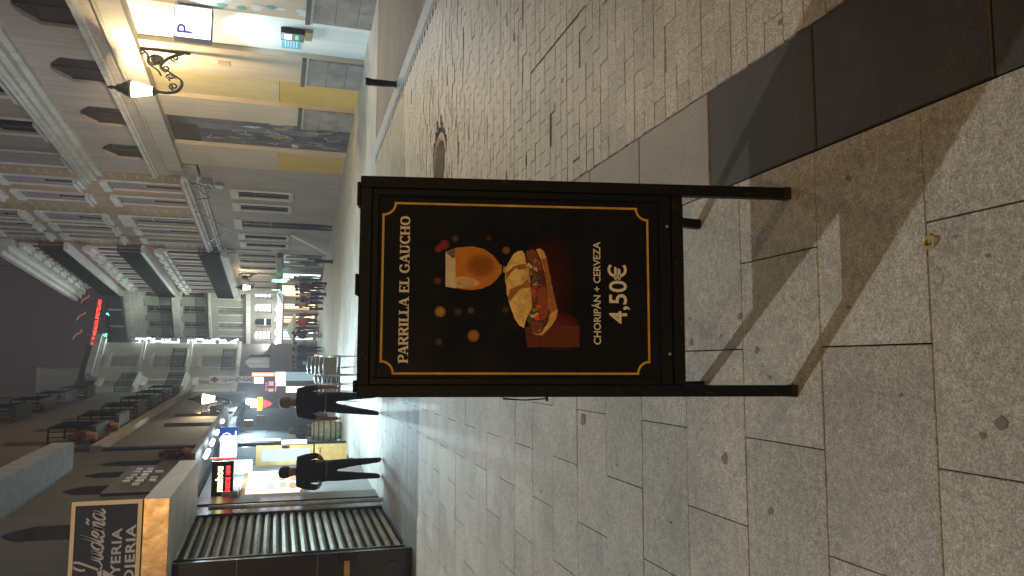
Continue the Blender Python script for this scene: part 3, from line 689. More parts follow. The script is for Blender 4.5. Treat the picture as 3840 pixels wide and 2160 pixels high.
# ground floor pieces of A-left : pier with shutter
darkm = mat('dark_marble', (.028, .021, .016), .22, var=.3, vscale=2.0, wear=((.07, .06, .05), 30, .70))
g = MB(); g.box(LF, -1.86, -1.30, -.32, .0, -.45, 2.8); g.build('marble_pier', darkm, LA)
g = MB(); g.box(W, -6.5, -2.372, 10.06, 10.13, -.45, 2.75); g.build('marble_front', darkm, LA)
for z in (.95, 1.9): 
    g = MB(); g.box(W, -6.5, -2.372, 10.053, 10.059, z, z + .012); g.build('marble_joint', mat('joint', (.09, .08, .07), .6), LA)
g = MB(); g.box(W, -2.95, -2.43, 10.03, 10.059, .56, .63); g.build('brass_bar', mat('brass', (.65, .42, .18), .25, metal=1, var=.15, bump=.2, bscale=20), LA)
g = MB(); g.box(W, -2.46, -2.36, 9.99, 10.059, .50, .70); g.build('lock_plate', iron, LA)
g = MB(); g.lathe([(.0, 0), (.09, 0), (.11, .01), (.11, .03), (.0, .03)], (0, 0, 0), 16)
g.v = [(-2.62 + v[0], 10.06 - v[2], .02 + v[1]) for v in g.v]; g.build('round_vent', mat('vent', (.06, .055, .05), .4, metal=.5), LA)
g = MB(); g.box(LF, -1.30, 1.28, -.16, -.1, -.33, 2.8); g.build('shutter_backing', iron, LA)
nsl = 24
for k in range(nsl):
    z0 = -.24 + k * .126; s0 = -1.24; s1 = 1.22
    g = MB(); g.prism([LF.pt(s0, -.09, z0), LF.pt(s0, -.035, z0 + .02), LF.pt(s0, -.012, z0 + .055), LF.pt(s0, -.04, z0 + .095), LF.pt(s0, -.09, z0 + .105)], LF.D * (s1 - s0)); g.build('slat', galv, LA)
g = MB(); g.box(LF, -1.30, 1.28, -.1, .03, -.36, -.25); g.build('shutter_base', mat('steel_edge', (.30, .31, .32), .35, metal=.8, var=.2), LA)
for e0 in (-1.295, 1.235): g = MB(); g.box(LF, e0, e0 + .045, -.1, .012, -.25, 2.8); g.build('guide_rail', mat('dark_rail', (.10, .10, .11), .3, metal=.8), LA)
g = MB(); g.box(LF, 1.3, 2.25, -.32, -.06, -.4, 2.8); g.build('black_panel', blackp, LA)
g = MB(); g.tube([LF.pt(1.46, .07, -.3), LF.pt(1.46, .07, 2.5)], .038, 8); g.build('downpipe', mat('pale_pipe', (.58, .57, .52), .35, metal=.1, var=.3, vscale=8), LA, smooth=True)
g = MB(); g.box(LF, 2.26, 2.88, -.32, -.03, -.4, 2.85); g.build('brown_pier', mat('brown_stone', (.055, .042, .033), .4, var=.2), LA)
# mahou bar: recessed tiled front with lit hatch
g = MB(); g.box(LF, 2.9, 6.6, -.8, -.10, -.45, 2.8); g.build('bar_wall', mat('bar_wall', (.30, .32, .33), .55, var=.1, vscale=3), LA)
hatch = MB(); hatch.box(LF, 2.95, 5.6, -.12, -.06, .95, 2.1); hw = hatch.build('hatch', mat('warm_wood', (.22, .10, .04), .5, var=.2), LA)
for k in range(5):
    g = MB(); g.box(LF, 3.12 + k * .48, 3.52 + k * .48, -.058, -.045, 1.03, 2.0); g.build('menu_panel', mat('lit_menu_%d' % (k % 3), (.4, .3, .2), .5, emit=((1, .78, .50), (1, .88, .72), (1, .60, .32))[k % 3], estr=1.5), hw)
rr = random.Random(5)
for k in range(22):
    s = rr.uniform(3.2, 5.3); z = rr.uniform(1.06, 1.7); g = MB(); g.box(LF, s, s + .06, -.044, -.037, z, z + rr.uniform(.04, .14)); g.build('menu_print', mat('menu_ink_%d' % (k % 3), ((.35, .06, .02), (.25, .13, .05), (.05, .08, .03))[k % 3], .6), hw)
g = MB(); g.box(LF, 2.95, 3.75, -.09, .03, 2.12, 2.4); g.build('awning_box', mat('awning_cream', (.45, .43, .36), .6), LA)
# lit board leaning out from the hatch, facing us
bd = thing('lit_menu_board', 'lit picture menu board with plates of food beside the beer bar hatch', 'menu board', (-1.98, 14.7, 1.2))
g = MB(); g.box(W, -2.30, -1.99, 14.75, 14.82, 1.02, 1.72); g.build('panel', mat('lit_board', (.3, .3, .3), .5, emit=(.95, .93, 1), estr=1.25), bd)
for k, (x, z, c) in enumerate(((-2.22, 1.17, (.7, .36, .2)), (-2.08, 1.16, (.72, .45, .28)), (-2.2, 1.34, (.45, .52, .36)), (-2.07, 1.36, (.7, .42, .26)), (-2.22, 1.55, (.48, .52, .75)), (-2.08, 1.60, (.55, .60, .8)))):
    g = MB(); g.face([(x + math.cos(a) * .065, 14.745 - .001 * k, z + math.sin(a) * .075) for a in [i * math.pi / 5 for i in range(10)]]); g.build('picture', mat('food_%d' % k, c, .5, emit=c, estr=.8), bd)
# the beer sign
mh_ = thing('beer_sign', 'black projecting sign with glowing yellow beer name over red lettering', 'sign', (-2.1, 15, 2.4))
g = MB(); g.box(W, -2.40, -1.78, 15.0, 15.14, 2.21, 2.58); g.build('box', blackp, mh_)
text('mahou', .165, (-2.09, 14.985, 2.395), (1, 0, 0), (0, 0, 1), em('yellow_neon', (1, .86, .32), 2.4), 'lettering', mh_, 'CENTER', .006, .006, sx=1.0)
text('DESDE 1890', .105, (-2.09, 14.985, 2.265), (1, 0, 0), (0, 0, 1), em('red_neon_small', (1, .03, .03), 2.6), 'lettering', mh_, 'CENTER', .005, .001, sx=.85)
g = MB(); g.box(W, -1.74, -1.72, 15.0, 15.14, 2.18, 2.62); g.build('red_edge', em('red_edge', (1, .03, .02), 1.6), mh_)
# overhanging canopy lamps
cl = thing('canopy_lamp', 'long cold white lamp strip under the bar canopy above the beer sign', 'lamp', LF.pt(5, .7, 2.8))
for k, (s, l) in enumerate(((3.3, .9), (5.0, .7), (6.8, .6), (9.2, .5))):
    g = MB(); g.tube([LF.pt(s, .62, 2.72 + .03 * k), LF.pt(s + l, .60, 2.74 + .03 * k)], .045, 8); g.build('tube', em('cold_tube', (.82, .92, 1), 5), cl, smooth=True)
g = MB(); g.box(LF, 2.9, 12.5, .0, .75, 2.86, 2.94); tag(g.build('canopy', mat('grey_canopy', (.09, .085, .09), .6, var=.2)), 'thin dark canopy running over the left bars', 'canopy')
# yellow door and pale shopfront beyond
g = MB(); g.box(LF, 6.62, 13.2, -1.0, -.55, -.6, 2.85); g.build('shop_wall', mat('dark_shop', (.022, .021, .024), .75, var=.2, spec=.2), LA)
yd = thing('wooden_half_door', 'yellow wooden half door with glass pane between the beer bar and the barrel', 'door', LF.pt(8.2, -.3, .8))
ym = mat('yellow_wood', (.62, .40, .14), .5, var=.15, vscale=6)
g = MB()
for (z0, z1) in ((-.1, .62), (.66, 1.9)):
    g.box(W, -2.28, -2.20, 18.2, 18.28, z0, z1); g.box(W, -1.92, -1.84, 18.2, 18.28, z0, z1); g.box(W, -2.20, -1.92, 18.2, 18.28, z0, z0 + .08); g.box(W, -2.20, -1.92, 18.2, 18.28, z1 - .1, z1)
g.build('frame', ym, yd)
g = MB(); g.box(W, -2.20, -1.92, 18.23, 18.25, -.02, .54); g.build('lower_panel', ym, yd)
g = MB(); g.box(W, -2.20, -1.92, 18.235, 18.245, .74, 1.8); g.build('pane', mat('frosted', (.30, .38, .36), .3, emit=(.6, .75, .72), estr=.25), yd)
g = MB(); g.box(W, -1.91, -1.85, 18.17, 18.2, 1.2, 1.35); g.build('handle', iron, yd)
mc = MB(); mc.box(W, -1.96, -1.86, 19.6, 19.64, .75, 1.35); tag(mc.build('menu_card', white_panel), 'glowing white menu card just behind the yellow door', 'menu card')
# blue sign
bsn = thing('blue_sign', 'blue projecting sign with white round emblem above the bars on the left', 'sign', (-1.88, 21, 2.7))
g = MB(); g.box(W, -2.11, -1.63, 21, 21.12, 2.41, 2.93); g.build('box', mat('blue_box', (.008, .03, .14), .5, emit=(.02, .12, .6), estr=.2), bsn)
wl = em('white_print', (.85, .95, 1), 1.5)
g = MB()
pts = [(-1.89 + .11 * math.cos(a), 20.985, 2.685 + .115 * math.sin(a)) for a in [i * math.pi / 12 for i in range(25)]]
g.tube(pts, .010, 5, False); g.build('emblem', wl, bsn)
g = MB(); g.box(W, -1.905, -1.865, 20.97, 20.98, 2.57, 2.83); g.box(W, -1.88, -1.835, 20.972, 20.982, 2.60, 2.74); g.tube([(-1.96, 20.985, 2.76), (-1.99, 20.985, 2.83), (-1.92, 20.985, 2.85)], .008, 4); g.build('emblem', wl, bsn)
for (z_, w_, h_) in ((2.88, .17, .022), (2.465, .16, .034)):
    g = MB(); g.box(W, -1.89 - w_, -1.89 + w_, 20.97, 20.985, z_ - h_ / 2, z_ + h_ / 2); g.build('print_line', wl, bsn)
sw = MB(); sw.box(LF, 6.9, 7.3, .05, .5, 2.35, 2.7); tag(sw.build('lit_box_sign', em('cyan_box', (.45, .80, 1), 1.6)), 'small cyan lit box sign beneath the canopy next to the beer sign', 'sign')
g = MB(); g.box(W, -2.35, -2.05, 17.4, 17.5, 1.95, 2.4); tag(g.build('sign_panel', mat('pale_panel', (.48, .50, .42), .6)), 'pale panel over the yellow half door', 'panel')
# ornamental gooseneck
# Ludena sign on its canopy
can = thing('shop_canopy', 'boxed canopy with bronze front and grey side jutting over the left corner', 'canopy', (-2.0, 9.7, 2.75))
q = [(-6.0, 9.6), (-1.52, 9.6), (-1.50, 12.95), (-2.36, 12.95), (-2.36, 10.04), (-6.0, 10.04)]
g = MB(); g.prism([(a, b, 2.63) for a, b in q], (0, 0, .27)); g.build('box', mat('grey_fascia', (.5, .5, .47), .55, var=.15, vscale=2), can)
g = MB(); g.box(W, -6.0, -1.525, 9.585, 9.598, 2.635, 2.895); g.build('bronze_front', bronze, can)
lud = thing('jeweller_sign', 'framed dark sign with script name and capitals standing on the bronze canopy', 'sign', (-2.2, 9.55, 3.2))
g = MB(); g.box(W, -3.4, -1.53, 9.56, 9.66, 2.91, 3.60); g.build('board', mat('sign_navy', (.020, .023, .030), .6, var=.2), lud)
fr = mat('sign_frame', (.62, .50, .30), .4, metal=.4, var=.1)
g = MB(); g.box(W, -3.4, -1.52, 9.53, 9.558, 3.57, 3.61); g.box(W, -1.56, -1.52, 9.53, 9.558, 2.95, 3.569); g.box(W, -3.4, -1.52, 9.53, 9.558, 2.905, 2.948); g.build('frame', fr, lud)
lt_m = mat('pale_letters', (.55, .52, .46), .5)
text('JOYERIA', .135, (-2.53, 9.556, 3.105), (1, 0, 0), (0, 0, 1), lt_m, 'lettering', lud, 'LEFT', .004, .003, sx=1.30, spacing=1.1)
text('RELOJERIA', .135, (-2.76, 9.556, 2.965), (1, 0, 0), (0, 0, 1), lt_m, 'lettering', lud, 'LEFT', .004, .003, sx=1.40, spacing=1.1)
def script(word, x0, z0, hgt, P, g):
    """joined cursive hand for the jeweller's name"""
    G = {'L': ([(.05, .72), (.0, .95), (.12, 1.25), (.30, 1.20), (.32, .95), (.22, .5), (.12, .12), (.0, .02), (-.06, .10), (.05, .18), (.30, .02), (.5, .12)], .52),
         'u': ([(.0, .12), (.12, .50), (.10, .15), (.2, .0), (.32, .20), (.40, .5), (.38, .1), (.48, .05), (.54, .15)], .5),
         'd': ([(.34, .42), (.18, .5), (.03, .28), (.1, .0), (.25, .10), (.40, .5), (.52, 1.02), (.40, .2), (.44, .02), (.56, .14)], .54),
         'e': ([(.0, .2), (.2, .28), (.28, .45), (.16, .5), (.04, .28), (.12, .0), (.28, .04), (.40, .18)], .38),
         'n': ([(.0, .15), (.1, .5), (.04, .0), (.14, .32), (.28, .5), (.32, .35), (.26, .05), (.34, .0), (.46, .16)], .44),
         'a': ([(.34, .42), (.18, .5), (.03, .28), (.1, .0), (.25, .10), (.38, .48), (.34, .1), (.42, .0), (.54, .16)], .52)}
    x = x0
    for k, ch in enumerate(word):
        pts, adv = G['n' if ch == 'ñ' else ch]
        pp = [(x + (a + .22 * b) * hgt, z0 + b * hgt) for a, b in smooth_curve(pts, 5)]
        ribbon(g, pp, lambda tx, ty: hgt * (.05 + .055 * max(0, abs(ty))), P, .0003 * k)
        if ch == 'ñ':
            t = smooth_curve([(x + (.18 + .14) * hgt, z0 + .66 * hgt), (x + (.26 + .16) * hgt, z0 + .76 * hgt), (x + (.34 + .16) * hgt, z0 + .68 * hgt), (x + (.42 + .18) * hgt, z0 + .78 * hgt)], 4)
            ribbon(g, t, lambda tx, ty: hgt * .08, P, .002)
        x += adv * hgt
x_ = -2.30
for ch, adv in (('L', .52), ('u', .5), ('d', .54), ('e', .38), ('ñ', .44), ('a', .52)):
    g = MB(); script(ch, x_, 3.28, .235, lambda x, y, l: (x, 9.553 - l, y), g); g.build('letter', lt_m, lud, kind='stuff' if ch == 'ñ' else None); x_ += adv * .235
g = MB(); g.prism([(-2.40, 9.556, 3.27), (-2.26, 9.556, 3.27), (-2.33, 9.556, 3.16)], (0, -.006, 0)); g.prism([(-2.40, 9.556, 3.28), (-2.26, 9.556, 3.28), (-2.29, 9.556, 3.32), (-2.37, 9.556, 3.32)], (0, -.006, 0)); g.build('gem_emblem', lt_m, lud)
# plaque with rows of raised bars, on the wall above the canopy
pq = thing('slotted_wall_plaque', 'brown wall plaque with rows of short bright slots above the grey canopy side', 'plaque', LF.pt(4.6, 0, 4.1))
g = MB(); g.box(LF, 3.2, 6.2, .012, .05, 3.5, 4.42); g.build('plate', mat('plaque_brown', (.03, .022, .016), .6), pq)
rr = random.Random(9)
for r_ in range(6):
    for c_ in range(3):
        s = 3.8 + r_ * .32 + c_ * .03; z = 3.66 + c_ * .22 + rr.uniform(-.02, .02); s += rr.uniform(-.05, .05)
        if rr.random() < .15: continue
        g = MB(); g.box(LF, s, s + rr.uniform(.06, .12), .052, .09, z, z + rr.uniform(.11, .17)); g.build('slot', mat('slot_metal', (.8, .8, .78), .4), pq)
# LB2 brown house farther left
LB = thing('brown_balcony_house', 'dark brown house on the left with iron balconies and potted plants', 'house', LF.pt(19, 0, -1))
bw = [(10.2, 11.1), (13.2, 14.1), (16.3, 17.2), (19.4, 20.3), (22.6, 23.5), (25.8, 26.7)]
g = MB(); wall(g, LF, 8.72, 29.5, 5.75, 15.0, [(a, b, z0, z0 + 2.2) for a, b in bw for z0 in (6.0, 9.5, 12.4)], depth=.3, thick=6); g.build('wall', facL2, LB)
for a, b in bw:
    for z0 in (6.0, 9.5, 12.4): window(LF, a, b, z0, z0 + 2.2, LB, depth=.3)
for i, (a, b) in enumerate(bw):
    balcony(LF, a - .35, b + .35, 5.98, .5, LB, h=.95, slab_t=.12, slabm=mat('dark_slab', (.03, .026, .022), .9)); balcony(LF, a - .35, b + .35, 9.5, .5, LB, h=.95, slab_t=.12, slabm=mat('dark_slab', (.03, .026, .022), .9))  # balcony slabs in one even dark tone
g = MB(); wall(g, LF, 8.72, 29.5, 2.95, 5.5, [(13.9, 15.0, 3.4, 4.9), (17.0, 18.0, 3.4, 4.9)], depth=.3, thick=6); g.build('wall', facL, LB)
for (a, b) in ((13.9, 15.0), (17.0, 18.0)): window(LF, a, b, 3.4, 4.9, LB, depth=.3)
cornice(LF, 8.72, 29.6, [(5.5, 5.75, -.3, .16)], LB, 'string_course', mat('umber_string', (.22, .17, .12), .8, var=.15))
cornice(LF, 8.72, 29.7, [(15.0, 15.3, -.3, .5)], LB, 'cornice', facL)
g = MB(); g.box(LF, 13.2, 29.5, -1.3, -.92, -1.2, 2.95); g.build('shop_wall', MATS['dark_shop'], LB)
g = MB(); g.tube([LF.pt(8.85, .06, -.3), LF.pt(8.85, .06, 6.4)], .05, 8); g.build('downpipe', mat('dark_pipe', (.04, .05, .05), .4, metal=.3), LB)
# plants hanging from its balconies
def leafy(name, label, c, rx, ry, rz, n, cols, cat='plant', leaf=.06):
    o = thing(name, label, cat, c); rr = random.Random(int(c[1] * 100))
    g = MB(); mats = [mat('leaf_%d' % i, cc, .7) for i, cc in enumerate(cols)]
    for k in range(n):
        a, b_, r_ = rr.uniform(0, 6.28), rr.uniform(-1, 1), rr.random() ** .5
        p = Vector((c[0] + rx * r_ * math.cos(a) * math.sqrt(1 - b_ * b_), c[1] + ry * r_ * math.sin(a) * math.sqrt(1 - b_ * b_), c[2] + rz * r_ * b_))
        u = Vector((rr.uniform(-1, 1), rr.uniform(-1, 1), rr.uniform(-1, 1))).normalized() * leaf; v = u.cross(Vector((rr.uniform(-1, 1), rr.uniform(-1, 1), rr.uniform(-1, 1)))).normalized() * leaf * .5
        g.cur = k % len(mats); g.face([p - u, p + v, p + u, p - v])
    f = g.build('foliage', mats, o, recalc=False)
    g = MB(); g.lathe([(.10, 0), (.14, .2)], (c[0], c[1], c[2] - rz - .1), 10); g.build('pot', mat('clay_pot', (.2, .08, .04), .8), o)
    g = MB(); g.tube([(c[0], c[1], c[2] - rz), (c[0], c[1], c[2])], .02, 5); g.build('stem', mat('stem', (.08, .06, .03), .8), o)
    return o
p = LF.pt(9.4, .3, 6.1); leafy('red_flower_pot', 'dark red flowering plant on the first brown balcony beside the pale cornice', tuple(p), .16, .6, .25, 260, [(.13, .012, .015), (.18, .02, .02), (.02, .03, .012)])
p = LF.pt(11.6, .3, 5.95); leafy('balcony_plant', 'green potted plant hanging on the brown facade next to the red flowers', tuple(p), .15, .5, .2, 200, [(.025, .045, .015), (.04, .05, .02)])
p = LF.pt(7.45, .10, 3.75); leafy('wall_ivy', 'dark ivy clump on the wall between two arched windows', tuple(p), .08, .5, .35, 320, [(.02, .04, .03), (.03, .05, .035), (.015, .03, .02)], 'ivy', .05)

# ------------------------------------------------------------------ wall lanterns (lit)
def lantern(name, label, at, wallpt, light_w, n=6, scale=1.0):
    c = Vector(at); o = thing(name, label, 'lantern', c, 'wall lanterns along the street')
    k = scale
    g = MB(); pr = [(.10 * k, -.21 * k), (.185 * k, .21 * k)]
    g.lathe(pr, c, 6, True); g.build('glass', lantern_glow, o)
    g = MB()
    for j in range(6):
        a = 2 * math.pi * j / 6; g.tube([c + Vector((.102 * k * math.cos(a), .102 * k * math.sin(a), -.215 * k)), c + Vector((.19 * k * math.cos(a), .19 * k * math.sin(a), .215 * k))], .009 * k, 4)
    g.lathe([(.11 * k, -.24 * k), (.115 * k, -.21 * k)], c, 6); g.lathe([(.03 * k, -.36 * k), (.05 * k, -.30 * k), (.10 * k, -.245 * k)], c, 8)
    g.build('frame', iron, o)
    g = MB(); g.lathe([(.215 * k, .212 * k), (.19 * k, .26 * k), (.14 * k, .36 * k), (.09 * k, .44 * k), (.095 * k, .48 * k), (.05 * k, .52 * k), (.03 * k, .58 * k), (.045 * k, .62 * k), (.01 * k, .70 * k)], c, 12); g.build('cap', iron, o, smooth=True)
    # scrolled bracket in the plane from the wall to the lantern
    w = Vector(wallpt); dx = (c - w); dx.z = 0; L_ = dx.length; dx.normalize()
    def P(u, v): return w + dx * (u * L_) + Vector((0, 0, v * k))
    g = MB(); g.tube([P(.02, .10), P(.02, -1.0)], .03 * k, 6)
    main = smooth_curve([(.02, -.85), (.18, -.55), (.40, -.40), (.55, -.62), (.72, -.86), (.92, -.80), (1.0, -.62), (1.0, -.38)], 6)
    g.tube([P(a, b) for a, b in main], .036 * k, 6)
    top = smooth_curve([(.02, .02), (.15, -.12), (.34, -.14), (.50, -.35), (.62, -.42)], 5); g.tube([P(a, b) for a, b in top], .028 * k, 5)
    for (u, v, r, tn) in ((.24, -.30, .17, 1.6), (.62, -.62, .10, 1.4), (.84, -.70, .10, 1.5), (.10, .0, .08, 1.3), (.16, -.68, .10, 1.4), (.44, -.52, .09, 1.3)):
        pts = [P(u + r / L_ * (1 - t / 26) * math.cos(t / 14 * 2 * math.pi * tn / 1.5), v + r * (1 - t / 26) * math.sin(t / 14 * 2 * math.pi * tn / 1.5)) for t in range(20)]
        g.tube(pts, .021 * k, 5)
    g.build('bracket', iron, o, smooth=True)
    g = MB(); pts = [P(.24 + .14 / L_ * math.cos(t), -.32 + .14 * math.sin(t)) for t in [i * math.pi / 6 for i in range(12)]]; g.prism(pts, dx.cross(Vector((0, 0, 1))) * .03); g.build('medallion', iron, o)
    l = bpy.data.lights.new('lantern_bulb', 'POINT'); l.energy = light_w; l.color = (1, .74, .40); l.shadow_soft_size = .06
    for kk, dz in ((0, -.30),):
        lo = bpy.data.objects.new('lantern_bulb', l); C.objects.link(lo); lo.parent = o; lo.location = (0, 0, .13 * k)
    for ch in [q for q in bpy.data.objects if q.parent == o and q.name.startswith('glass')]: ch.visible_shadow = False
    return o
lantern('wall_lantern', 'large lit wall lantern on a scrolled iron bracket on the cream corner house', RF.pt(.15, 1.20, 4.92), RF.pt(.28, .02, 5.0), 430, scale=1.12)
lantern('wall_lantern', 'lit wall lantern on the dark brown house on the left of the street', (-1.30, 30, 3.85), LF.pt(18.0, .02, 4.0), 190)
lantern('wall_lantern', 'small far lit wall lantern on the red-brown block under its lowest balcony', (4.70, 50, 3.45), RF.pt(30.6, .02, 3.9), 110)

# ------------------------------------------------------------------ signs and fittings on the cream house
ps = thing('parking_sign', 'white glowing box sign with a blue letter P projecting from the cream house', 'sign', (7.65, 17.9, 3.6))
g = MB(); g.box(W, 7.28, 8.04, 17.9, 18.16, 3.17, 3.97); g.build('box', blackm, ps)
g = MB(); g.box(W, 7.30, 8.02, 17.885, 17.899, 3.19, 3.95); g.build('face', em('parking_face', (.90, .95, 1), 1.7), ps)
text('P', .46, (7.36, 17.875, 3.58), (1, 0, 0), (0, 0, 1), mat('blue_letter', (.03, .03, .30), .5, emit=(.06, .03, .45), estr=.5), 'letter', ps, 'LEFT', .003, .004)
tm = thing('entry_terminal', 'black wall terminal with small lit screen in the white recess', 'terminal', RF.pt(-1.2, -.2, 1.45))
g = MB(); g.box(RF, -1.42, -1.04, -.13, .02, 1.12, 1.68); g.build('case', blackp, tm)
g = MB(); g.box(RF, -1.36, -1.12, .021, .025, 1.42, 1.60); g.build('screen', em('screen', (.8, .9, 1), 1.5), tm)
g = MB(); g.box(RF, -1.36, -1.14, .021, .025, 1.26, 1.34); g.build('button', em('green_key', (.1, .7, .3), .6), tm)
g = MB(); g.box(RF, -1.44, -1.02, -.13, -.04, .93, 1.11); g.build('base', mat('ochre_box', (.35, .27, .10), .6), tm)
pn = MB(); pn.box(RF, -.90, -.34, -.138, -.125, 1.20, 1.66); tag(pn.build('cyan_notice', mat('cyan_notice', (.05, .42, .60), .5)), 'square cyan notice on the white recessed wall beside the terminal', 'notice')
g = MB()
for k in range(5): g.box(RF, -.82, -.42, -.124, -.121, 1.28 + k * .07, 1.30 + k * .07)
tag(g.build('notice_print', mat('notice_white', (.75, .85, .85), .5)), 'lines of print across the cyan notice', 'lettering')
sp = bpy.data.lights.new('entry_spot', 'SPOT'); sp.energy = 110; sp.color = (.55, .84, 1.0); sp.spot_size = math.radians(110); sp.spot_blend = .9; sp.shadow_soft_size = .06
so = bpy.data.objects.new('entry_spot', sp); C.objects.link(so); so.location = RF.pt(-1.15, .25, 3.1)
so.rotation_euler = (RF.pt(-1.1, -.3, 2.1) - Vector(so.location)).to_track_quat('-Z', 'Y').to_euler()
nt_ = MB(); nt_.box(RF, .55, .8, .002, .012, 2.95, 3.25); tag(nt_.build('small_plate', mat('faded_plate', (.34, .27, .16), .6, var=.4, vscale=30)), 'small faded plate on the cream pier below the lantern', 'plate')

# ------------------------------------------------------------------ bollards
bol = MB(); bol.lathe([(.085, 0), (.075, .03), (.055, .05), (.058, .46), (.066, .47), (.066, .53), (.06, .545), (.02, .548)], (0, 0, 0), 14)
bme = bol.build('bollard', mat('brown_black_iron', (.022, .014, .010), .5, metal=.2, var=.2), smooth=True)
for k, (x, y, lab) in enumerate(((4.70, 12.5, 'short dark bollard on the kerb in front of the cream house'), (4.73, 36.1, 'bollard standing alone beside the far white panels'), (4.44, 43.5, 'bollard by the man in grey in front of the far shops'),
                             (3.88, 43.9, 'bollard left of the person in maroon'), (4.01, 48.3, 'rightmost bollard of the far row of three'), (3.81, 49.3, 'middle bollard of the far row of three'), (3.4, 48.9, 'leftmost bollard of the far row of three'))):
    o = bme if k == 0 else bme.copy()
    if k: C.objects.link(o)
    o.location = (x, y, gz(y) - .005); tag(o, lab, 'bollard', 'iron bollards')
    if k: o.scale = (1.35, 1.35, 1.5)

# ------------------------------------------------------------------ the A-board
AB = thing('sandwich_board', 'black steel A-frame street sign with gold bordered menu poster', 'sandwich board', (.2375, 2.33, gz(2.33)))
TH = math.radians(11); P0 = Vector((0, 2.035, -.047)); VV = Vector((0, math.sin(TH), math.cos(TH))); NN = Vector((0, -math.cos(TH), math.sin(TH)))
def bp(u, v, o): return P0 + Vector((u, 0, 0)) + VV * v + NN * o
class BF:
    def pt(f, s, o, z): return bp(s, z, o)
BFr = BF(); t = .035
uL, uR = -.0995, .568
def bar(nm, a, b, o0, o1, c, d, parent=AB, material=None, bev=.002):
    g = MB(); g.box(BFr, a, b, o0, o1, c, d); return g.build(nm, material or blackm, parent, bevel=bev)
bar('leg', uL, uL + t, -t, 0, -.004, 1.366); bar('leg', uR - t, uR, -t, 0, .003, 1.366)
bar('top_rail', uL + t + .0005, uR - t - .0005, -t, -.001, 1.331, 1.366); bar('bottom_rail', uL + t + .0005, uR - t - .0005, -t, -.001, .362, .398)
bar('poster_back', uL + t + .001, uR - t - .001, -.030, -.014, .3985, 1.3305, material=blackp, bev=0)
# snap frame, slightly proud, with lower flap
bar('snap_frame', uL + t + .002, uL + t + .022, -.013, -.004, .44, 1.329); bar('snap_frame', uR - t - .022, uR - t - .002, -.013, -.004, .44, 1.329)
bar('snap_frame', uL + t + .0225, uR - t - .0225, -.013, -.004, 1.310, 1.329); bar('snap_frame', uL + t + .002, uR - t - .002, -.013, -.005, .400, .438)
for (u, v) in ((.4328, .4005 + .012), (.032, .3984 + .012)):
    g = MB(); pts = [bp(u + .0045 * math.cos(a), v + .0045 * math.sin(a), -.0035) for a in [i * math.pi / 4 for i in range(8)]]; g.prism(pts, NN * -.003); g.build('rivet', mat('rivet', (.5, .48, .42), .4, metal=.5), AB)
for (a, b) in ((.476, .549), (.204, .268), (-.085, -.05)): bar('hinge', a, b, -.05, .002, 1.3665, 1.376)
g = MB(); g.tube([bp(uL - .006, .80, -.02), bp(uL - .010, .86, -.02), bp(uL - .006, .93, -.02)], .0022, 5); g.tube([bp(uL + .01, .80, -.01), bp(uL - .012, .795, -.01)], .005, 6); g.build('latch', iron, AB)
# print on the poster
PO = -.0135
def rpt(u, v, l): return bp(u, v, PO + l)
poster = MB(); poster.face([bp(uL + t + .02, .43, PO), bp(uR - t - .02, .43, PO), bp(uR - t - .02, 1.315, PO), bp(uL + t + .02, 1.315, PO)])
poster = poster.build('poster', blackp, AB)
def arc(cx, cy, r, a0, a1, n=7): return [(cx + r * math.cos(math.radians(a0 + (a1 - a0) * k / n)), cy + r * math.sin(math.radians(a0 + (a1 - a0) * k / n))) for k in range(n + 1)]
xl, xr, yb, yt, rc = -.0292, .4882, .4737, 1.2965, .036
pth = arc(xl, yt, rc, -90, 0)[::1] + arc(xr, yt, rc, 180, 270) + arc(xr, yb, rc, 90, 180) + arc(xl, yb, rc, 0, 90)
pth = pth + [pth[0], pth[1]]
pp = []
for i in range(len(pth) - 1): 
    pp.append(pth[i])
pp.append(pth[-1])
g = MB()
def border(g, pts, w):
    for a, b in zip(pts[:-1], pts[1:]):
        dx, dy = b[0] - a[0], b[1] - a[1]; l = math.hypot(dx, dy)
        if l < 1e-6: continue
        ex, ey = dx / l * w * .5, dy / l * w * .5; nx, ny = -dy / l * w / 2, dx / l * w / 2
        g.face([rpt(a[0] - ex + nx, a[1] - ey + ny, .0006 + .00001 * len(g.f)), rpt(a[0] - ex - nx, a[1] - ey - ny, .0006 + .00001 * len(g.f)), rpt(b[0] + ex - nx, b[1] + ey - ny, .0006 + .00001 * len(g.f)), rpt(b[0] + ex + nx, b[1] + ey + ny, .0006 + .00001 * len(g.f))])
border(g, pp, .0065); g.build('gold_border', gold, poster, recalc=False)
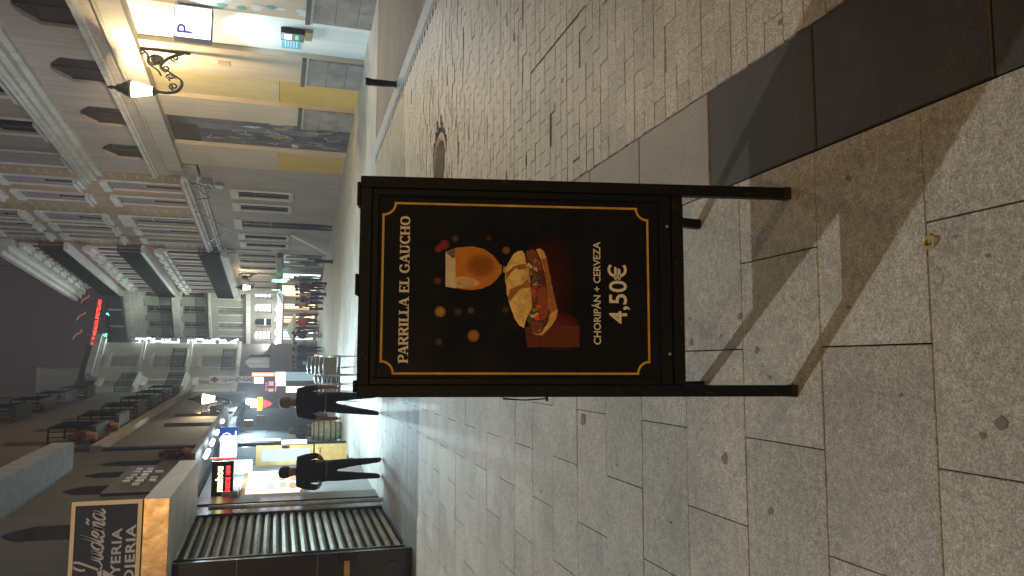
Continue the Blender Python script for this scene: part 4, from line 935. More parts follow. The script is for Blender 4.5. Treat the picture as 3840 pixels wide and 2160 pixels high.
# serif capitals
def serif(word, x0, x1, y0, hh, material):
    T, t_ = .19, .075
    def line(a, b, w): return ('l', a, b, w)
    def S_(x, y, w=.30): return ('s', x, y, w)
    GL = {
     'P': (.62, [line((.16, 0), (.16, 1), T), S_(.16, 0), S_(.1, 1, .2), ('c', [(.16, .96), (.42, .97), (.56, .86), (.57, .70), (.5, .54), (.36, .49), (.16, .49)])]),
     'A': (.78, [line((.36, 1.0), (.10, 0), t_), line((.38, 1.0), (.66, 0), T), line((.18, .32), (.56, .32), t_), S_(.10, 0, .24), S_(.66, 0, .28)]),
     'R': (.74, [line((.16, 0), (.16, 1), T), S_(.16, 0), S_(.1, 1, .2), ('c', [(.16, .96), (.42, .97), (.55, .87), (.56, .73), (.5, .58), (.36, .52), (.16, .52)]), line((.36, .52), (.64, 0), T * .9), S_(.66, 0, .18)]),
     'I': (.36, [line((.17, 0), (.17, 1), T), S_(.17, 0), S_(.17, 1)]),
     'L': (.60, [line((.16, 0), (.16, 1), T), S_(.16, 1), S_(.16, 0), line((.16, .035), (.55, .035), t_), line((.54, 0), (.56, .26), t_)]),
     'E': (.64, [line((.16, 0), (.16, 1), T), line((.04, .965), (.54, .965), t_), line((.04, .035), (.56, .035), t_), line((.16, .5), (.44, .5), t_), line((.54, 1), (.54, .76), t_), line((.57, 0), (.59, .26), t_), line((.44, .38), (.44, .62), t_)]),
     'G': (.80, [('c', [(.64, .80), (.52, .95), (.36, .97), (.18, .82), (.11, .5), (.18, .18), (.36, .03), (.52, .04), (.64, .14)]), line((.63, .08), (.63, .42), T * .8), line((.48, .42), (.75, .42), t_), line((.65, .72), (.65, .97), t_)]),
     'U': (.76, [line((.16, .3), (.16, 1), T), ('c', [(.17, .32), (.2, .1), (.36, .03), (.52, .1), (.58, .32)]), line((.58, .3), (.58, 1), t_ * 1.2), S_(.16, 1), S_(.58, 1, .24)]),
     'C': (.72, [('c', [(.62, .80), (.52, .95), (.36, .97), (.18, .82), (.11, .5), (.18, .18), (.36, .03), (.52, .04), (.64, .2)]), line((.63, .72), (.63, .97), t_)]),
     'H': (.80, [line((.16, 0), (.16, 1), T), line((.62, 0), (.62, 1), T), line((.16, .5), (.62, .5), t_), S_(.16, 0), S_(.16, 1), S_(.62, 0), S_(.62, 1)]),
     'O': (.82, [('c', [(.39, .965), (.2, .86), (.11, .5), (.2, .14), (.39, .035), (.58, .14), (.67, .5), (.58, .86), (.39, .965)])]),
     ' ': (.34, [])}
    tot = sum(GL[c][0] for c in word); sx = (x1 - x0) / tot; g = MB(); x = x0
    for c in word:
        wd, st = GL[c]
        for e in st:
            lf = .0006 + .00001 * (len(g.f) % 40)
            if e[0] == 'l':
                pts = [(x + e[1][0] * sx, y0 + e[1][1] * hh), (x + e[2][0] * sx, y0 + e[2][1] * hh)]; ribbon(g, pts, lambda a, b, w=e[3]: w * sx, rpt, lf)
            elif e[0] == 's':
                yy = y0 + (.03 if e[2] == 0 else .97) * hh; ribbon(g, [(x + (e[1] - e[3] / 2 - .04) * sx, yy), (x + (e[1] + e[3] / 2 + .04) * sx, yy)], lambda a, b: .065 * hh, rpt, lf)
            else:
                pts = [(x + a * sx, y0 + b * hh) for a, b in smooth_curve(e[1], 5)]; ribbon(g, pts, lambda a, b: (t_ + (T - t_) * abs(b)) * sx, rpt, lf)
        x += wd * sx
    return g.build('title_lettering', material, poster, recalc=False)
serif('PARRILLA EL GAUCHO', .0015, .4505, 1.2165, .0285, cream_print)
white_print = mat('white_ink', (.80, .75, .62), .5)
def fit_text(s, u0, u1, v0, hh, material, bold):
    o = text(s, hh * 1.38, bp(0, 0, PO + .0005), (1, 0, 0), VV, material, 'lettering', poster, 'LEFT', 0, bold)
    me = o.data; loc = sum((p.location for p in (AB,)), Vector())
    co_ = np.empty(len(me.vertices) * 3); me.vertices.foreach_get('co', co_); co_ = co_.reshape(-1, 3); w = co_ + np.array(loc)
    u = w[:, 0]; v = (w - np.array(P0)) @ np.array(VV)
    cap = v.max() if ',' in s else v.max()
    un = u0 + (u - u.min()) / (u.max() - u.min()) * (u1 - u0); vn = v0 + (v - (v.min() if ',' not in s else 0)) / (v.max() - (v.min() if ',' not in s else 0)) * hh
    nw = np.array(P0)[None] + un[:, None] * np.array((1, 0, 0)) + vn[:, None] * np.array(VV) + np.array(NN) * (PO + .0006) - np.array(loc)
    me.vertices.foreach_set('co', nw.ravel()); me.update(); return o
fit_text('CHORIPÁN + CERVEZA', .060, .3806, .6255, .0285, white_print, .0006)
fit_text('4,50€', .1255, .310, .5435, .0595, white_print, .0010)
# the picture of the beer and the sandwich
PR = {
'glow':((.34,.05,.03),[(0.3942,0.883),(0.3985,0.8014),(0.3939,0.7696),(0.3357,0.7672),(0.2684,0.696),(0.052,0.6934),(0.0507,0.854),(0.1129,0.8644),(0.281,0.9063)]),
'board':((.10,.022,.008),[(0.1129,0.8644),(0.1168,0.6943),(0.052,0.6934),(0.0507,0.854)]),
'foam':((.52,.43,.28),[(0.3395,1.1071),(0.3523,1.0777),(0.2287,1.0752),(0.2335,1.1066)]),
'foam_shade':((.14,.08,.04),[(0.3396,1.1053),(0.351,1.0789),(0.3224,1.0779),(0.3222,1.0876),(0.3375,1.1045)]),
'beer':((.42,.15,.012),[(0.3536,1.0777),(0.359,1.0261),(0.3514,0.9898),(0.3323,0.9612),(0.3091,0.9429),(0.2962,0.9355),(0.2779,0.9355),(0.2569,0.9504),(0.241,0.9685),(0.229,0.9942),(0.2242,1.0251),(0.2257,1.0533),(0.2293,1.0752)]),
'beer_light':((.58,.34,.12),[(0.2641,1.075),(0.2645,1.0486),(0.2584,1.0202),(0.2483,1.0021),(0.2392,1.0046),(0.2326,1.02),(0.2301,1.0534),(0.2318,1.0747)]),
'stem':((.35,.26,.15),[(0.2975,0.9298),(0.2985,0.9207),(0.2794,0.9206),(0.2793,0.9297)]),
'glass_foot':((.30,.2,.1),[(0.3052,0.9389),(0.3027,0.9345),(0.2792,0.9349),(0.2778,0.9388)]),
'bun':((.58,.40,.13),[(0.3476,0.8699),(0.3393,0.8633),(0.3131,0.8607),(0.2949,0.8502),(0.2583,0.8475),(0.2167,0.8423),(0.1804,0.8389),(0.1648,0.8423),(0.1413,0.8566),(0.109,0.8657),(0.1179,0.88),(0.1384,0.8956),(0.1822,0.91),(0.2132,0.9178),(0.2443,0.9218),(0.2703,0.9245),(0.299,0.9194),(0.3201,0.9103),(0.3387,0.896),(0.3468,0.8816)]),
'grill_mark':((.26,.10,.02),[(0.3078,0.8633),(0.2949,0.8528),(0.2887,0.8762),(0.2943,0.8887),(0.281,0.9043),(0.2547,0.9206),(0.268,0.922),(0.2808,0.9193),(0.2994,0.8959)]),
'grill_mark_wide':((.28,.11,.025),[(0.2582,0.8541),(0.2453,0.8457),(0.2349,0.8447),(0.2293,0.8776),(0.2082,0.8957),(0.1899,0.91),(0.2054,0.917),(0.2289,0.9062),(0.2423,0.875)]),
'filling':((.09,.028,.015),[(0.3472,0.8594),(0.3542,0.841),(0.3478,0.8278),(0.3243,0.8173),(0.2877,0.8069),(0.2434,0.7964),(0.1913,0.7913),(0.1523,0.7901),(0.129,0.794),(0.1133,0.8058),(0.0927,0.8098),(0.09,0.8228),(0.1002,0.841),(0.1259,0.854),(0.1413,0.8566),(0.1648,0.841),(0.2167,0.8423),(0.2583,0.8475),(0.2949,0.8502),(0.3131,0.8607)]),
'sausage':((.24,.055,.02),[(0.2326,0.8227),(0.2407,0.8017),(0.2147,0.7939),(0.1783,0.7913),(0.1523,0.7914),(0.1341,0.8019),(0.1339,0.8176),(0.1624,0.8149),(0.1884,0.8201),(0.2143,0.8253)]),
'sausage_end':((.17,.05,.025),[(0.342,0.858),(0.3534,0.841),(0.3452,0.8291),(0.3139,0.8147),(0.2851,0.8069),(0.2875,0.82),(0.3004,0.8357),(0.3263,0.8541)]),
'meat':((.15,.05,.03),[(0.126,0.8436),(0.1313,0.828),(0.1263,0.8071),(0.1133,0.8058),(0.0926,0.8111),(0.0913,0.8254),(0.1028,0.841)]),
'lower_bun':((.50,.30,.09),[(0.3531,0.8291),(0.3554,0.8147),(0.3483,0.8028),(0.3299,0.7976),(0.3011,0.791),(0.2514,0.7806),(0.2045,0.7702),(0.1617,0.7599),(0.1396,0.7652),(0.1135,0.7836),(0.0888,0.8072),(0.0874,0.8228),(0.0963,0.8397),(0.0905,0.8254),(0.0939,0.8111),(0.1056,0.8058),(0.1264,0.7914),(0.1523,0.7861),(0.1783,0.7913),(0.2304,0.7938),(0.2826,0.8016),(0.3217,0.8147)]),
'crust':((.28,.11,.03),[(0.3273,0.7976),(0.3011,0.791),(0.2514,0.7806),(0.2045,0.7702),(0.1682,0.7625),(0.1523,0.7861),(0.2043,0.7913),(0.246,0.7964),(0.2904,0.8029),(0.3218,0.8121)]),
'onion':((.50,.45,.16),[(0.3119,0.8541),(0.2978,0.8357),(0.2898,0.841),(0.3027,0.8541)]),
'onion_bit':((.40,.38,.12),[(0.2978,0.8357),(0.2966,0.8252),(0.2835,0.8239),(0.2847,0.8344)]),
'pepper':((.06,.11,.04),[(0.2637,0.8397),(0.273,0.8266),(0.2666,0.8161),(0.2547,0.8253),(0.2533,0.8371)]),
'pepper_bit':((.05,.10,.02),[(0.1452,0.8553),(0.1415,0.8436),(0.1298,0.8449),(0.1297,0.8553)]),
'pepper_slice':((.20,.20,.05),[(0.17,0.8397),(0.1714,0.828),(0.1584,0.828),(0.157,0.8384)]),
'tomato':((.42,.05,.015),[(0.2349,0.841),(0.2377,0.8266),(0.2221,0.8253),(0.2013,0.8279),(0.1907,0.8384)]),
'tomato_bit':((.52,.07,.02),[(0.1804,0.8306),(0.1806,0.8175),(0.1676,0.8162),(0.1623,0.8254)]),
'tomato_slice':((.50,.06,.02),[(0.1441,0.8358),(0.1546,0.8188),(0.1339,0.8176),(0.1325,0.8306)]),
'tomato_cube':((.40,.07,.02),[(0.2871,0.8462),(0.2872,0.8397),(0.2715,0.8384),(0.2714,0.8449)]),
'cheese':((.40,.25,.12),[(0.2454,0.8397),(0.2535,0.824),(0.2404,0.8227),(0.2389,0.8371)]),
'cheese_stick':((.55,.45,.25),[(0.1556,0.8501),(0.1493,0.8384),(0.1585,0.8227),(0.152,0.8201),(0.1389,0.841)]),
}
def soft(name, col, power=1.0):
    """flat ink that fades out towards the rim of its disc (a blurred light in the printed picture)"""
    mt = bpy.data.materials.new(name); mt.use_nodes = True; nt = mt.node_tree; b = nt.nodes['Principled BSDF']; b.inputs['Base Color'].default_value = (*col, 1); b.inputs['Roughness'].default_value = .3
    tc = nt.nodes.new('ShaderNodeTexCoord'); gr = nt.nodes.new('ShaderNodeVectorMath'); gr.operation = 'LENGTH'
    at = nt.nodes.new('ShaderNodeAttribute'); at.attribute_name = 'fade'; pw = nt.nodes.new('ShaderNodeMath'); pw.operation = 'POWER'; pw.inputs[1].default_value = power
    nt.links.new(at.outputs['Fac'], pw.inputs[0]); nt.links.new(pw.outputs[0], b.inputs['Alpha']); return mt
def soft_disc(name, u, v, r, col, lift, power=1.0, ru=1.0, rings=5, amax=1.0):
    g = MB(); n = 20; g.v = [tuple(rpt(u, v, lift))]; vals = [amax]
    for k in range(1, rings + 1):
        for j in range(n):
            a = 2 * math.pi * j / n; g.v.append(tuple(rpt(u + r * ru * k / rings * math.cos(a), v + r * k / rings * math.sin(a), lift))); vals.append(amax * (1 - (k / rings) ** 2))
    g.f = [(0, 1 + j, 1 + (j + 1) % n) for j in range(n)]
    for k in range(rings - 1): g.f += [(1 + k * n + j, 1 + (k + 1) * n + j, 1 + (k + 1) * n + (j + 1) % n, 1 + k * n + (j + 1) % n) for j in range(n)]
    g.mi = [0] * len(g.f); o = g.build(name, soft('ink_' + name, col, power), poster, recalc=False)
    at = o.data.attributes.new('fade', 'FLOAT', 'POINT'); at.data.foreach_set('value', vals); return o
rr = random.Random(4)
lift = .0009
def jag(pts, amp=.0011, nsub=3):
    out = []
    for a, b in zip(pts, pts[1:] + pts[:1]):
        for k in range(nsub):
            t = k / nsub; out.append((a[0] + (b[0] - a[0]) * t + rr.uniform(-amp, amp), a[1] + (b[1] - a[1]) * t + rr.uniform(-amp, amp)))
    return out
soft_disc('red_glow', .25, .79, .09, (.10, .012, .008), .0004, 1.0, 1.75, amax=.55); soft_disc('red_glow_left', .10, .755, .07, (.26, .04, .012), .00045, .9, .9, amax=.6)
for i, (nm, (c, pts)) in enumerate(PR.items()):
    if nm == 'glow': continue
    lift = .0007 + .00006 * i
    g = MB(); g.face([rpt(a, b, lift) for a, b in jag(pts, .0012 if nm not in ('foam', 'beer', 'board', 'stem') else 0)])
    vs = 40 if nm in ('bun', 'beer', 'foam', 'lower_bun') else 150
    g.build(nm + '_print', mat('ink_' + nm, tuple(min(.85, q * 1.4) for q in c), .35, var=.35 if nm not in ('beer', 'foam') else .12, vscale=vs, grain=.12 if nm in ('bun', 'sausage', 'meat', 'crust') else 0, gscale=260), poster)
lift += .0002
for k in range(60):        # crumbs, char and glints on filling and bread
    u = rr.uniform(.10, .335); v = .826 + (u - .2) * .05 + rr.uniform(-.014, .014); c = rr.choice([(.35, .12, .05), (.12, .03, .015), (.5, .28, .14), (.22, .05, .02), (.45, .2, .1)])
    g = MB(); s = rr.uniform(.0015, .0035); g.face([rpt(u + s * math.cos(a) * rr.uniform(.7, 1.3), v + s * .8 * math.sin(a), lift + .00001 * k) for a in [i * math.pi / 3 for i in range(6)]]); g.build('crumb_print', mat('ink_crumb_%.2f' % c[0], c, .35), poster)
soft_disc('beer_shine', .245, 1.045, .03, (.72, .52, .28), lift + .0008, .8, .55, amax=.8); soft_disc('beer_depth', .30, 1.0, .05, (.36, .11, .008), lift + .0007, .9, .8, amax=.7)
for i, (u, v, r, c, am) in enumerate(((.350, 1.128, .013, (.40, .03, .02), .6), (.3621, 1.1112, .017, (.40, .05, .03), .5), (.3487, .9209, .013, (.30, .13, .04), .8), (.2504, 1.1303, .012, (.14, .06, .02), .8), (.1568, 1.1216, .0175, (.50, .24, .05), 1), (.1574, 1.0681, .0135, (.09, .045, .035), .8),
    (.1616, 1.0285, .0115, (.12, .07, .06), .8), (.1653, .9216, .011, (.10, .06, .045), .8), (.0849, 1.0202, .0195, (.46, .19, .045), 1), (.0652, 1.1243, .012, (.10, .05, .05), .9), (.3823, 1.078, .012, (.10, .07, .05), .7), (.385, .975, .010, (.06, .035, .02), .8))):
    soft_disc('blurred_light', u, v, r, c, .0005 + .00002 * i, .55, amax=am)
g = MB(); rs_ = random.Random(31)          # chips, scuffs and dust on the frame
for k in range(34):
    side = rs_.choice('LRTB'); L1 = rs_.uniform(.003, .022); w1 = rs_.uniform(.0008, .003)
    if side in 'LR': u0 = (uL if side == 'L' else uR - t) + rs_.uniform(.002, t - .005); v0 = rs_.uniform(.01, 1.33); du, dv = w1, L1
    else: u0 = rs_.uniform(uL + .05, uR - .07); v0 = rs_.uniform(1.334, 1.36) if side == 'T' else rs_.uniform(.365, .393); du, dv = L1, w1
    g.face([bp(u0, v0, .0006), bp(u0 + du, v0 + rs_.uniform(-.001, .001), .0006), bp(u0 + du * .9, v0 + dv, .0006), bp(u0 + rs_.uniform(0, .001), v0 + dv, .0006)])
g.build('scuff', mat('scuffed_paint', (.05, .043, .036), .7), AB, kind='stuff', recalc=False)
for (a, b) in ((uL, uL + t), (uR - t, uR)): bar('foot_cap', a - .0015, b + .0015, -t - .0015, .0015, -.006, .022, material=mat('rubber', (.012, .012, .012), .9))
# rear panel of the A
P0r = Vector((0, 2.640, -.061)); VR = Vector((0, -math.sin(TH), math.cos(TH))); NR = Vector((0, math.cos(TH), math.sin(TH)))
class BR:
    def pt(f, s, o, z): return P0r + Vector((s, 0, 0)) + VR * z + NR * o
R_ = BR()
def rbar(nm, a, b, c, d, o0=-.035, o1=0.0, m_=None):
    g = MB(); g.box(R_, a, b, o0, o1, c, d); g.build(nm, m_ or blackm, AB, bevel=.002)
rbar('leg', uL, uL + t, -.002, 1.366); rbar('leg', uR - t, uR, -.002, 1.366); rbar('bottom_rail', uL + t + .001, uR - t - .001, .362, .398); rbar('top_rail', uL + t + .001, uR - t - .001, 1.331, 1.366)
rbar('rear_panel', uL + t + .002, uR - t - .002, .3985, 1.3305, -.026, -.014, blackp)

# ------------------------------------------------------------------ stacked cafe chairs
def chair_thing(loc, rz, label):
    r = thing('cafe_chair', label, 'chair', (0, 0, 0), 'stacked terrace chairs')
    g = MB()
    for sx in (-1, 1):
        g.tube([(.25 * sx, -.22, 0), (.235 * sx, -.20, .44), (.25 * sx, -.18, .66)], .012, 6); g.build('leg', alum, r, smooth=True); g = MB()
        g.tube([(.24 * sx, .28, 0), (.22 * sx, .20, .44), (.215 * sx, .26, .84)], .012, 6); g.build('leg', alum, r, smooth=True); g = MB()
        g.tube([(.25 * sx, -.19, .65), (.262 * sx, 0, .665), (.225 * sx, .22, .65)], .014, 6); g.build('armrest', alum, r, smooth=True); g = MB()
    g.tube([(-.235, -.2, .42), (.235, -.2, .42)], .010, 6); g.tube([(-.22, .2, .42), (.22, .2, .42)], .010, 6); g.tube([(-.215, .26, .84), (0, .275, .86), (.215, .26, .84)], .012, 6); g.tube([(-.22, .215, .52), (.22, .215, .52)], .009, 6); g.build('rail', alum, r, smooth=True)
    g = MB(); g.box(W, -.225, .225, -.2, .2, .43, .45); g.build('seat', wicker, r)
    g = MB(); g.prism([(-.20, .225, .53), (.20, .225, .53), (.205, .262, .83), (-.205, .262, .83)], (0, .012, 0)); g.build('backrest', wicker, r)
    r.location = loc; r.rotation_euler[2] = rz; return r
c0 = chair_thing((-.05, 20.3, gz(20.3)), math.radians(180), 'bottom chair of the right-hand stack behind the black sign')
names = ['second', 'third', 'fourth', 'topmost']
def ctree(src, loc, rz, lab): 
    r = src.copy(); C.objects.link(r); r.location = loc; r.rotation_euler = (0, 0, rz); r['label'] = lab
    for ch in [q for q in bpy.data.objects if q.parent == src]:
        c = ch.copy(); C.objects.link(c); c.parent = r
    return r
for k in range(4): ctree(c0, (-.05 + .004 * k, 20.3 + .06 * (k + 1), gz(20.3) + .095 * (k + 1)), math.radians(180), names[k] + ' chair of the right-hand chair stack behind the black sign')
for k in range(5): ctree(c0, (-.62 + .006 * k, 19.9 + .05 * k, gz(19.9) + .095 * k), math.radians(150), (['bottom'] + names)[k] + ' chair of the left-hand chair stack beside the man in the cap')
for k in range(3): ctree(c0, (-.42, 21.0 + .06 * k, gz(21) + .095 * k), math.radians(205), (['bottom', 'middle', 'top'])[k] + ' chair of the hidden stack behind the two chair stacks')

# ------------------------------------------------------------------ barrel
br = thing('wooden_barrel', 'pale wooden barrel with dark hoops standing as a bar table by the left wall', 'barrel', (-2.22, 26.2, gz(26.2)))
oak = mat('oak_stave', (.33, .28, .13), .6, var=.2, vscale=6, streak=.3, island=.12)
N_ = 20; prof = [(.27, 0), (.30, .15), (.325, .33), (.335, .47), (.325, .62), (.30, .80), (.27, .94)]
for k in range(N_):
    a0, a1 = 2 * math.pi * (k + .03) / N_, 2 * math.pi * (k + .97) / N_; g = MB(); b = []
    for r, z in prof:
        for a, rr_ in ((a0, r), (a1, r), (a1, r - .02), (a0, r - .02)): b.append((-2.22 + rr_ * math.cos(a), 26.2 + rr_ * math.sin(a), gz(26.2) + z))
    g.v = b
    for j in range(len(prof) - 1):
        for q in range(4): g.f.append((j * 4 + q, j * 4 + (q + 1) % 4, (j + 1) * 4 + (q + 1) % 4, (j + 1) * 4 + q))
    g.f += [(0, 1, 2, 3), tuple(len(b) - 4 + q for q in range(4))]; g.mi = [0] * len(g.f); g.build('stave', oak, br)
for z in (.05, .20, .36, .58, .74, .89):
    rr_ = np.interp(z, [p[1] for p in prof], [p[0] for p in prof]); g = MB(); g.lathe([(rr_ + .003, z - .022), (rr_ + .008, z), (rr_ + .003, z + .022)], (-2.22, 26.2, gz(26.2)), 24, False); g.build('hoop', mat('hoop_iron', (.05, .05, .05), .5, metal=.4), br, smooth=True)
g = MB(); g.lathe([(0.01, .93), (.27, .93), (.27, .95), (.01, .955)], (-2.22, 26.2, gz(26.2)), 20); g.build('top', oak, br)

# ------------------------------------------------------------------ people
def person(label, loc, rz, h, shirt, legs, pose=None, hair=(.01, .008, .006), bare=True, cap=None, fingers=False, shoes=(.02, .015, .012), wide=1.0, group=None, bag=None, extra=None):
    J = dict(pel=(0, 0, .94), sp=(0, 0, 1.12), ch=(0, .01, 1.32), nk=(0, .0, 1.49), hd=(0, -.015, 1.585), ht=(0, -.015, 1.68),
             sL=(-.175 * wide, .01, 1.42), eL=(-.235 * wide, .03, 1.14), wL=(-.235, -.02, .90), kL0=(-.235, -.04, .80),
             sR=(.175 * wide, .01, 1.42), eR=(.235 * wide, .03, 1.14), wR=(.235, -.02, .90), kR0=(.235, -.04, .80),
             hL=(-.095, 0, .88), nL=(-.105, -.01, .50), aL=(-.11, .02, .09), tL=(-.125, -.13, .03),
             hR=(.095, 0, .88), nR=(.105, -.01, .50), aR=(.11, .02, .09), tR=(.125, -.13, .03))
    J.update(pose or {})
    R = dict(pel=.135, sp=.128, ch=.135, nk=.055, hd=.085, ht=.075, sL=.070, eL=.044, wL=.030, kL0=.036, hL=.092, nL=.062, aL=.042, tL=.036)
    for k in ('eL', 'wL', 'hL', 'nL', 'aL', 'sL', 'nk'): R[k] *= 1.16
    for k in list(R):
        if k.endswith('L') or k == 'kL0': R[k.replace('L', 'R')] = R[k]
    E = [('pel', 'sp'), ('sp', 'ch'), ('ch', 'nk'), ('nk', 'hd'), ('hd', 'ht')]
    for s in 'LR': E += [('ch', 's' + s), ('s' + s, 'e' + s), ('e' + s, 'w' + s), ('w' + s, 'k%s0' % s), ('pel', 'h' + s), ('h' + s, 'n' + s), ('n' + s, 'a' + s), ('a' + s, 't' + s)]
    if fingers:
        for s, sg in (('L', -1), ('R', 1)):
            w0 = Vector(J['k%s0' % s]); dr = (w0 - Vector(J['w' + s])).normalized()
            for k in range(4):
                a = 'f%s%d' % (s, k); base = w0 + Vector((0, (-.03 + .02 * k), 0)) + dr * .02; ln = (.055, .065, .06, .045)[k]
                J[a + 'a'] = tuple(base + dr * ln * .5); J[a + 'b'] = tuple(base + dr * ln + Vector((-sg * .014, 0, 0))); R[a + 'a'] = .0095; R[a + 'b'] = .008
                E += [('k%s0' % s, a + 'a'), (a + 'a', a + 'b')]
            a = 'f%s9' % s; J[a + 'a'] = tuple(w0 + Vector((-sg * .02, -.04, .015))); J[a + 'b'] = tuple(w0 + Vector((-sg * .03, -.055, -.03))); R[a + 'a'] = .012; R[a + 'b'] = .0095
            E += [('w' + s, a + 'a'), (a + 'a', a + 'b')]
    names = list(J); idx = {n: i for i, n in enumerate(names)}
    me = bpy.data.meshes.new('p'); me.from_pydata([J[n] for n in names], [(idx[a], idx[b]) for a, b in E], []); ob = bpy.data.objects.new('p', me); C.objects.link(ob)
    md = ob.modifiers.new('s', 'SKIN'); sv = me.skin_vertices[0].data
    for n in names:
        r = R[n] * (1.0 if n[0] == 'f' else 1); fx, fy = (r * (1.28 if n in ('pel', 'sp', 'ch') else 1) * (wide if n in ('pel', 'sp', 'ch') else 1), r * (.82 if n in ('pel', 'sp', 'ch') else 1)); sv[idx[n]].radius = (fx, fy); sv[idx[n]].use_root = (n == 'pel')
    md.use_smooth_shade = True; sb = ob.modifiers.new('b', 'SUBSURF'); sb.levels = 2 if fingers else 1; sb.render_levels = sb.levels
    dg = bpy.context.evaluated_depsgraph_get(); m2 = bpy.data.meshes.new_from_object(ob.evaluated_get(dg)); bpy.data.objects.remove(ob)
    cen = np.empty(len(m2.polygons) * 3); m2.polygons.foreach_get('center', cen); cen = cen.reshape(-1, 3)
    best = np.full(len(cen), 9.0); lab_ = np.zeros(len(cen), int)
    def cls(a, b):
        if 'f' in (a[0], b[0]) or a.startswith('k') or b.startswith('k'): return 0
        if (a, b) in (('nk', 'hd'), ('hd', 'ht')): return 0
        if a[0] == 'e': return 0 if bare else 1
        if a[0] in ('h', 'n') and a not in ('hd', 'nk') : return 2
        if a == 'pel' and b[0] == 'h': return 2
        if a[0] == 'a': return 3
        return 1
    for a, b in E:
        A_, B_ = np.array(J[a]), np.array(J[b]); ab = B_ - A_; tt = np.clip(((cen - A_) @ ab) / (ab @ ab + 1e-9), 0, 1); dd = np.linalg.norm(cen - (A_ + tt[:, None] * ab), axis=1) - R[a] * .5 * (1 - tt) - R[b] * .5 * tt
        mk = dd < best; best[mk] = dd[mk]; lab_[mk] = cls(a, b)
    lab_[(cen[:, 2] < .97) & (lab_ == 1) & (abs(cen[:, 0]) < .19 * wide)] = 2
    for c_ in (skin, cloth('%.3f_%.3f_%.3f' % shirt, shirt), cloth('%.3f_%.3f_%.3f' % legs, legs), mat('shoe_%.3f' % shoes[0], shoes, .6)): m2.materials.append(c_)
    m2.polygons.foreach_set('material_index', lab_.astype(np.int32)); m2.polygons.foreach_set('use_smooth', [True] * len(m2.polygons))
    root = thing('person', label, 'person', (0, 0, 0), group)
    body = bpy.data.objects.new('body', m2); C.objects.link(body); body.parent = root
    g = MB(); hc = Vector(J['ht']); n = 12
    pr = [(.098, -.075), (.105, -.03), (.102, .02), (.085, .06), (.045, .088), (.004, .096)]
    g.lathe(pr, (hc.x, hc.y + .018, hc.z + .015), n); hobj = g.build('cap' if cap else 'hair', cloth('cap', cap) if cap else mat('hair_%.3f' % hair[0], hair, .7), root, smooth=True)
    if cap: g = MB(); g.prism([(hc.x - .07, hc.y - .08, hc.z), (hc.x + .07, hc.y - .08, hc.z), (hc.x + .05, hc.y - .17, hc.z - .02), (hc.x - .05, hc.y - .17, hc.z - .02)], (0, 0, .012)); g.build('brim', MATS['cloth_cap'], root)
    g = MB()
    for sg in (-1, 1): g.lathe([(.004, -.03), (.012, -.01), (.012, .01), (.004, .03)], (hc.x + sg * .083, hc.y + .0, hc.z - .06), 6)
    g.build('ears', skin, root, smooth=True)
    # face: nose, eyes and mouth on the front (-y)
    g = MB(); g.prism([(hc.x - .014, hc.y - .078, hc.z - .09), (hc.x + .014, hc.y - .078, hc.z - .09), (hc.x, hc.y - .108, hc.z - .088), ], (0, .012, .045)); g.build('nose', skin, root)
    g = MB()
    for sg in (-1, 1): g.box(W, hc.x + sg * .03 - .011, hc.x + sg * .03 + .011, hc.y - .088, hc.y - .08, hc.z - .05, hc.z - .04)
    g.box(W, hc.x - .022, hc.x + .022, hc.y - .088, hc.y - .08, hc.z - .125, hc.z - .117); g.build('features', frame_d, root)
    if bag: g = MB(); g.box(W, bag[0] - .07, bag[0] + .07, bag[1] - .12, bag[1] + .12, bag[2] - .15, bag[2] + .15); g.tube([(bag[0], bag[1], bag[2] + .15), (bag[0] * .3, 0, 1.47), (-bag[0], .1, 1.2)], .012, 5); g.build('bag', cloth('bag', bag[3]), root, bevel=.03)
    if extra: extra(root, J)
    root.location = loc; root.rotation_euler[2] = rz; s_ = h / 1.755; root.scale = (s_,) * 3
    return root
PIr = math.pi
def belt(root, J):
    g = MB(); n = 20; pts = [(.178 * math.cos(2 * math.pi * k / n), .125 * math.sin(2 * math.pi * k / n), .985) for k in range(n + 1)]; g.tube(pts, .014, 5, False); g.build('belt', mat('belt', (.10, .07, .05), .5), root)
navy = (.014, .016, .026); blk = (.012, .012, .014)
person('man in black seen from behind, standing apart in front of the lit beer bar', (-1.84, 13.7, gz(13.7)), PIr + .15, 1.72, blk, blk,
       dict(eL=(-.27, .03, 1.15), wL=(-.19, -.14, 1.02), kL0=(-.12, -.20, 1.04), eR=(.28, .05, 1.16), wR=(.22, -.14, 1.05), kR0=(.14, -.20, 1.07), aL=(-.15, .10, .09), tL=(-.17, -.05, .03), nL=(-.13, .02, .5), aR=(.12, -.05, .09), tR=(.14, -.2, .03)),
       fingers=True, shoes=(.09, .03, .015), wide=1.28, extra=belt)
person('man in dark t-shirt and beige cap seen from behind beside the black sign', (-.70, 14.3, gz(14.3)), PIr - .05, 1.76, navy, (.009, .010, .014),
       dict(eR=(.27, .03, 1.14), wR=(.30, .0, .88), kR0=(.30, -.02, .78), eL=(-.27, .03, 1.14), wL=(-.27, -.06, .88), kL0=(-.25, -.09, .79), aR=(.19, .16, .10), tR=(.22, .02, .03), nR=(.15, .02, .5), aL=(-.1, -.10, .09), tL=(-.11, -.26, .03)),
       cap=(.19, .13, .08), fingers=True, wide=1.25, extra=belt)
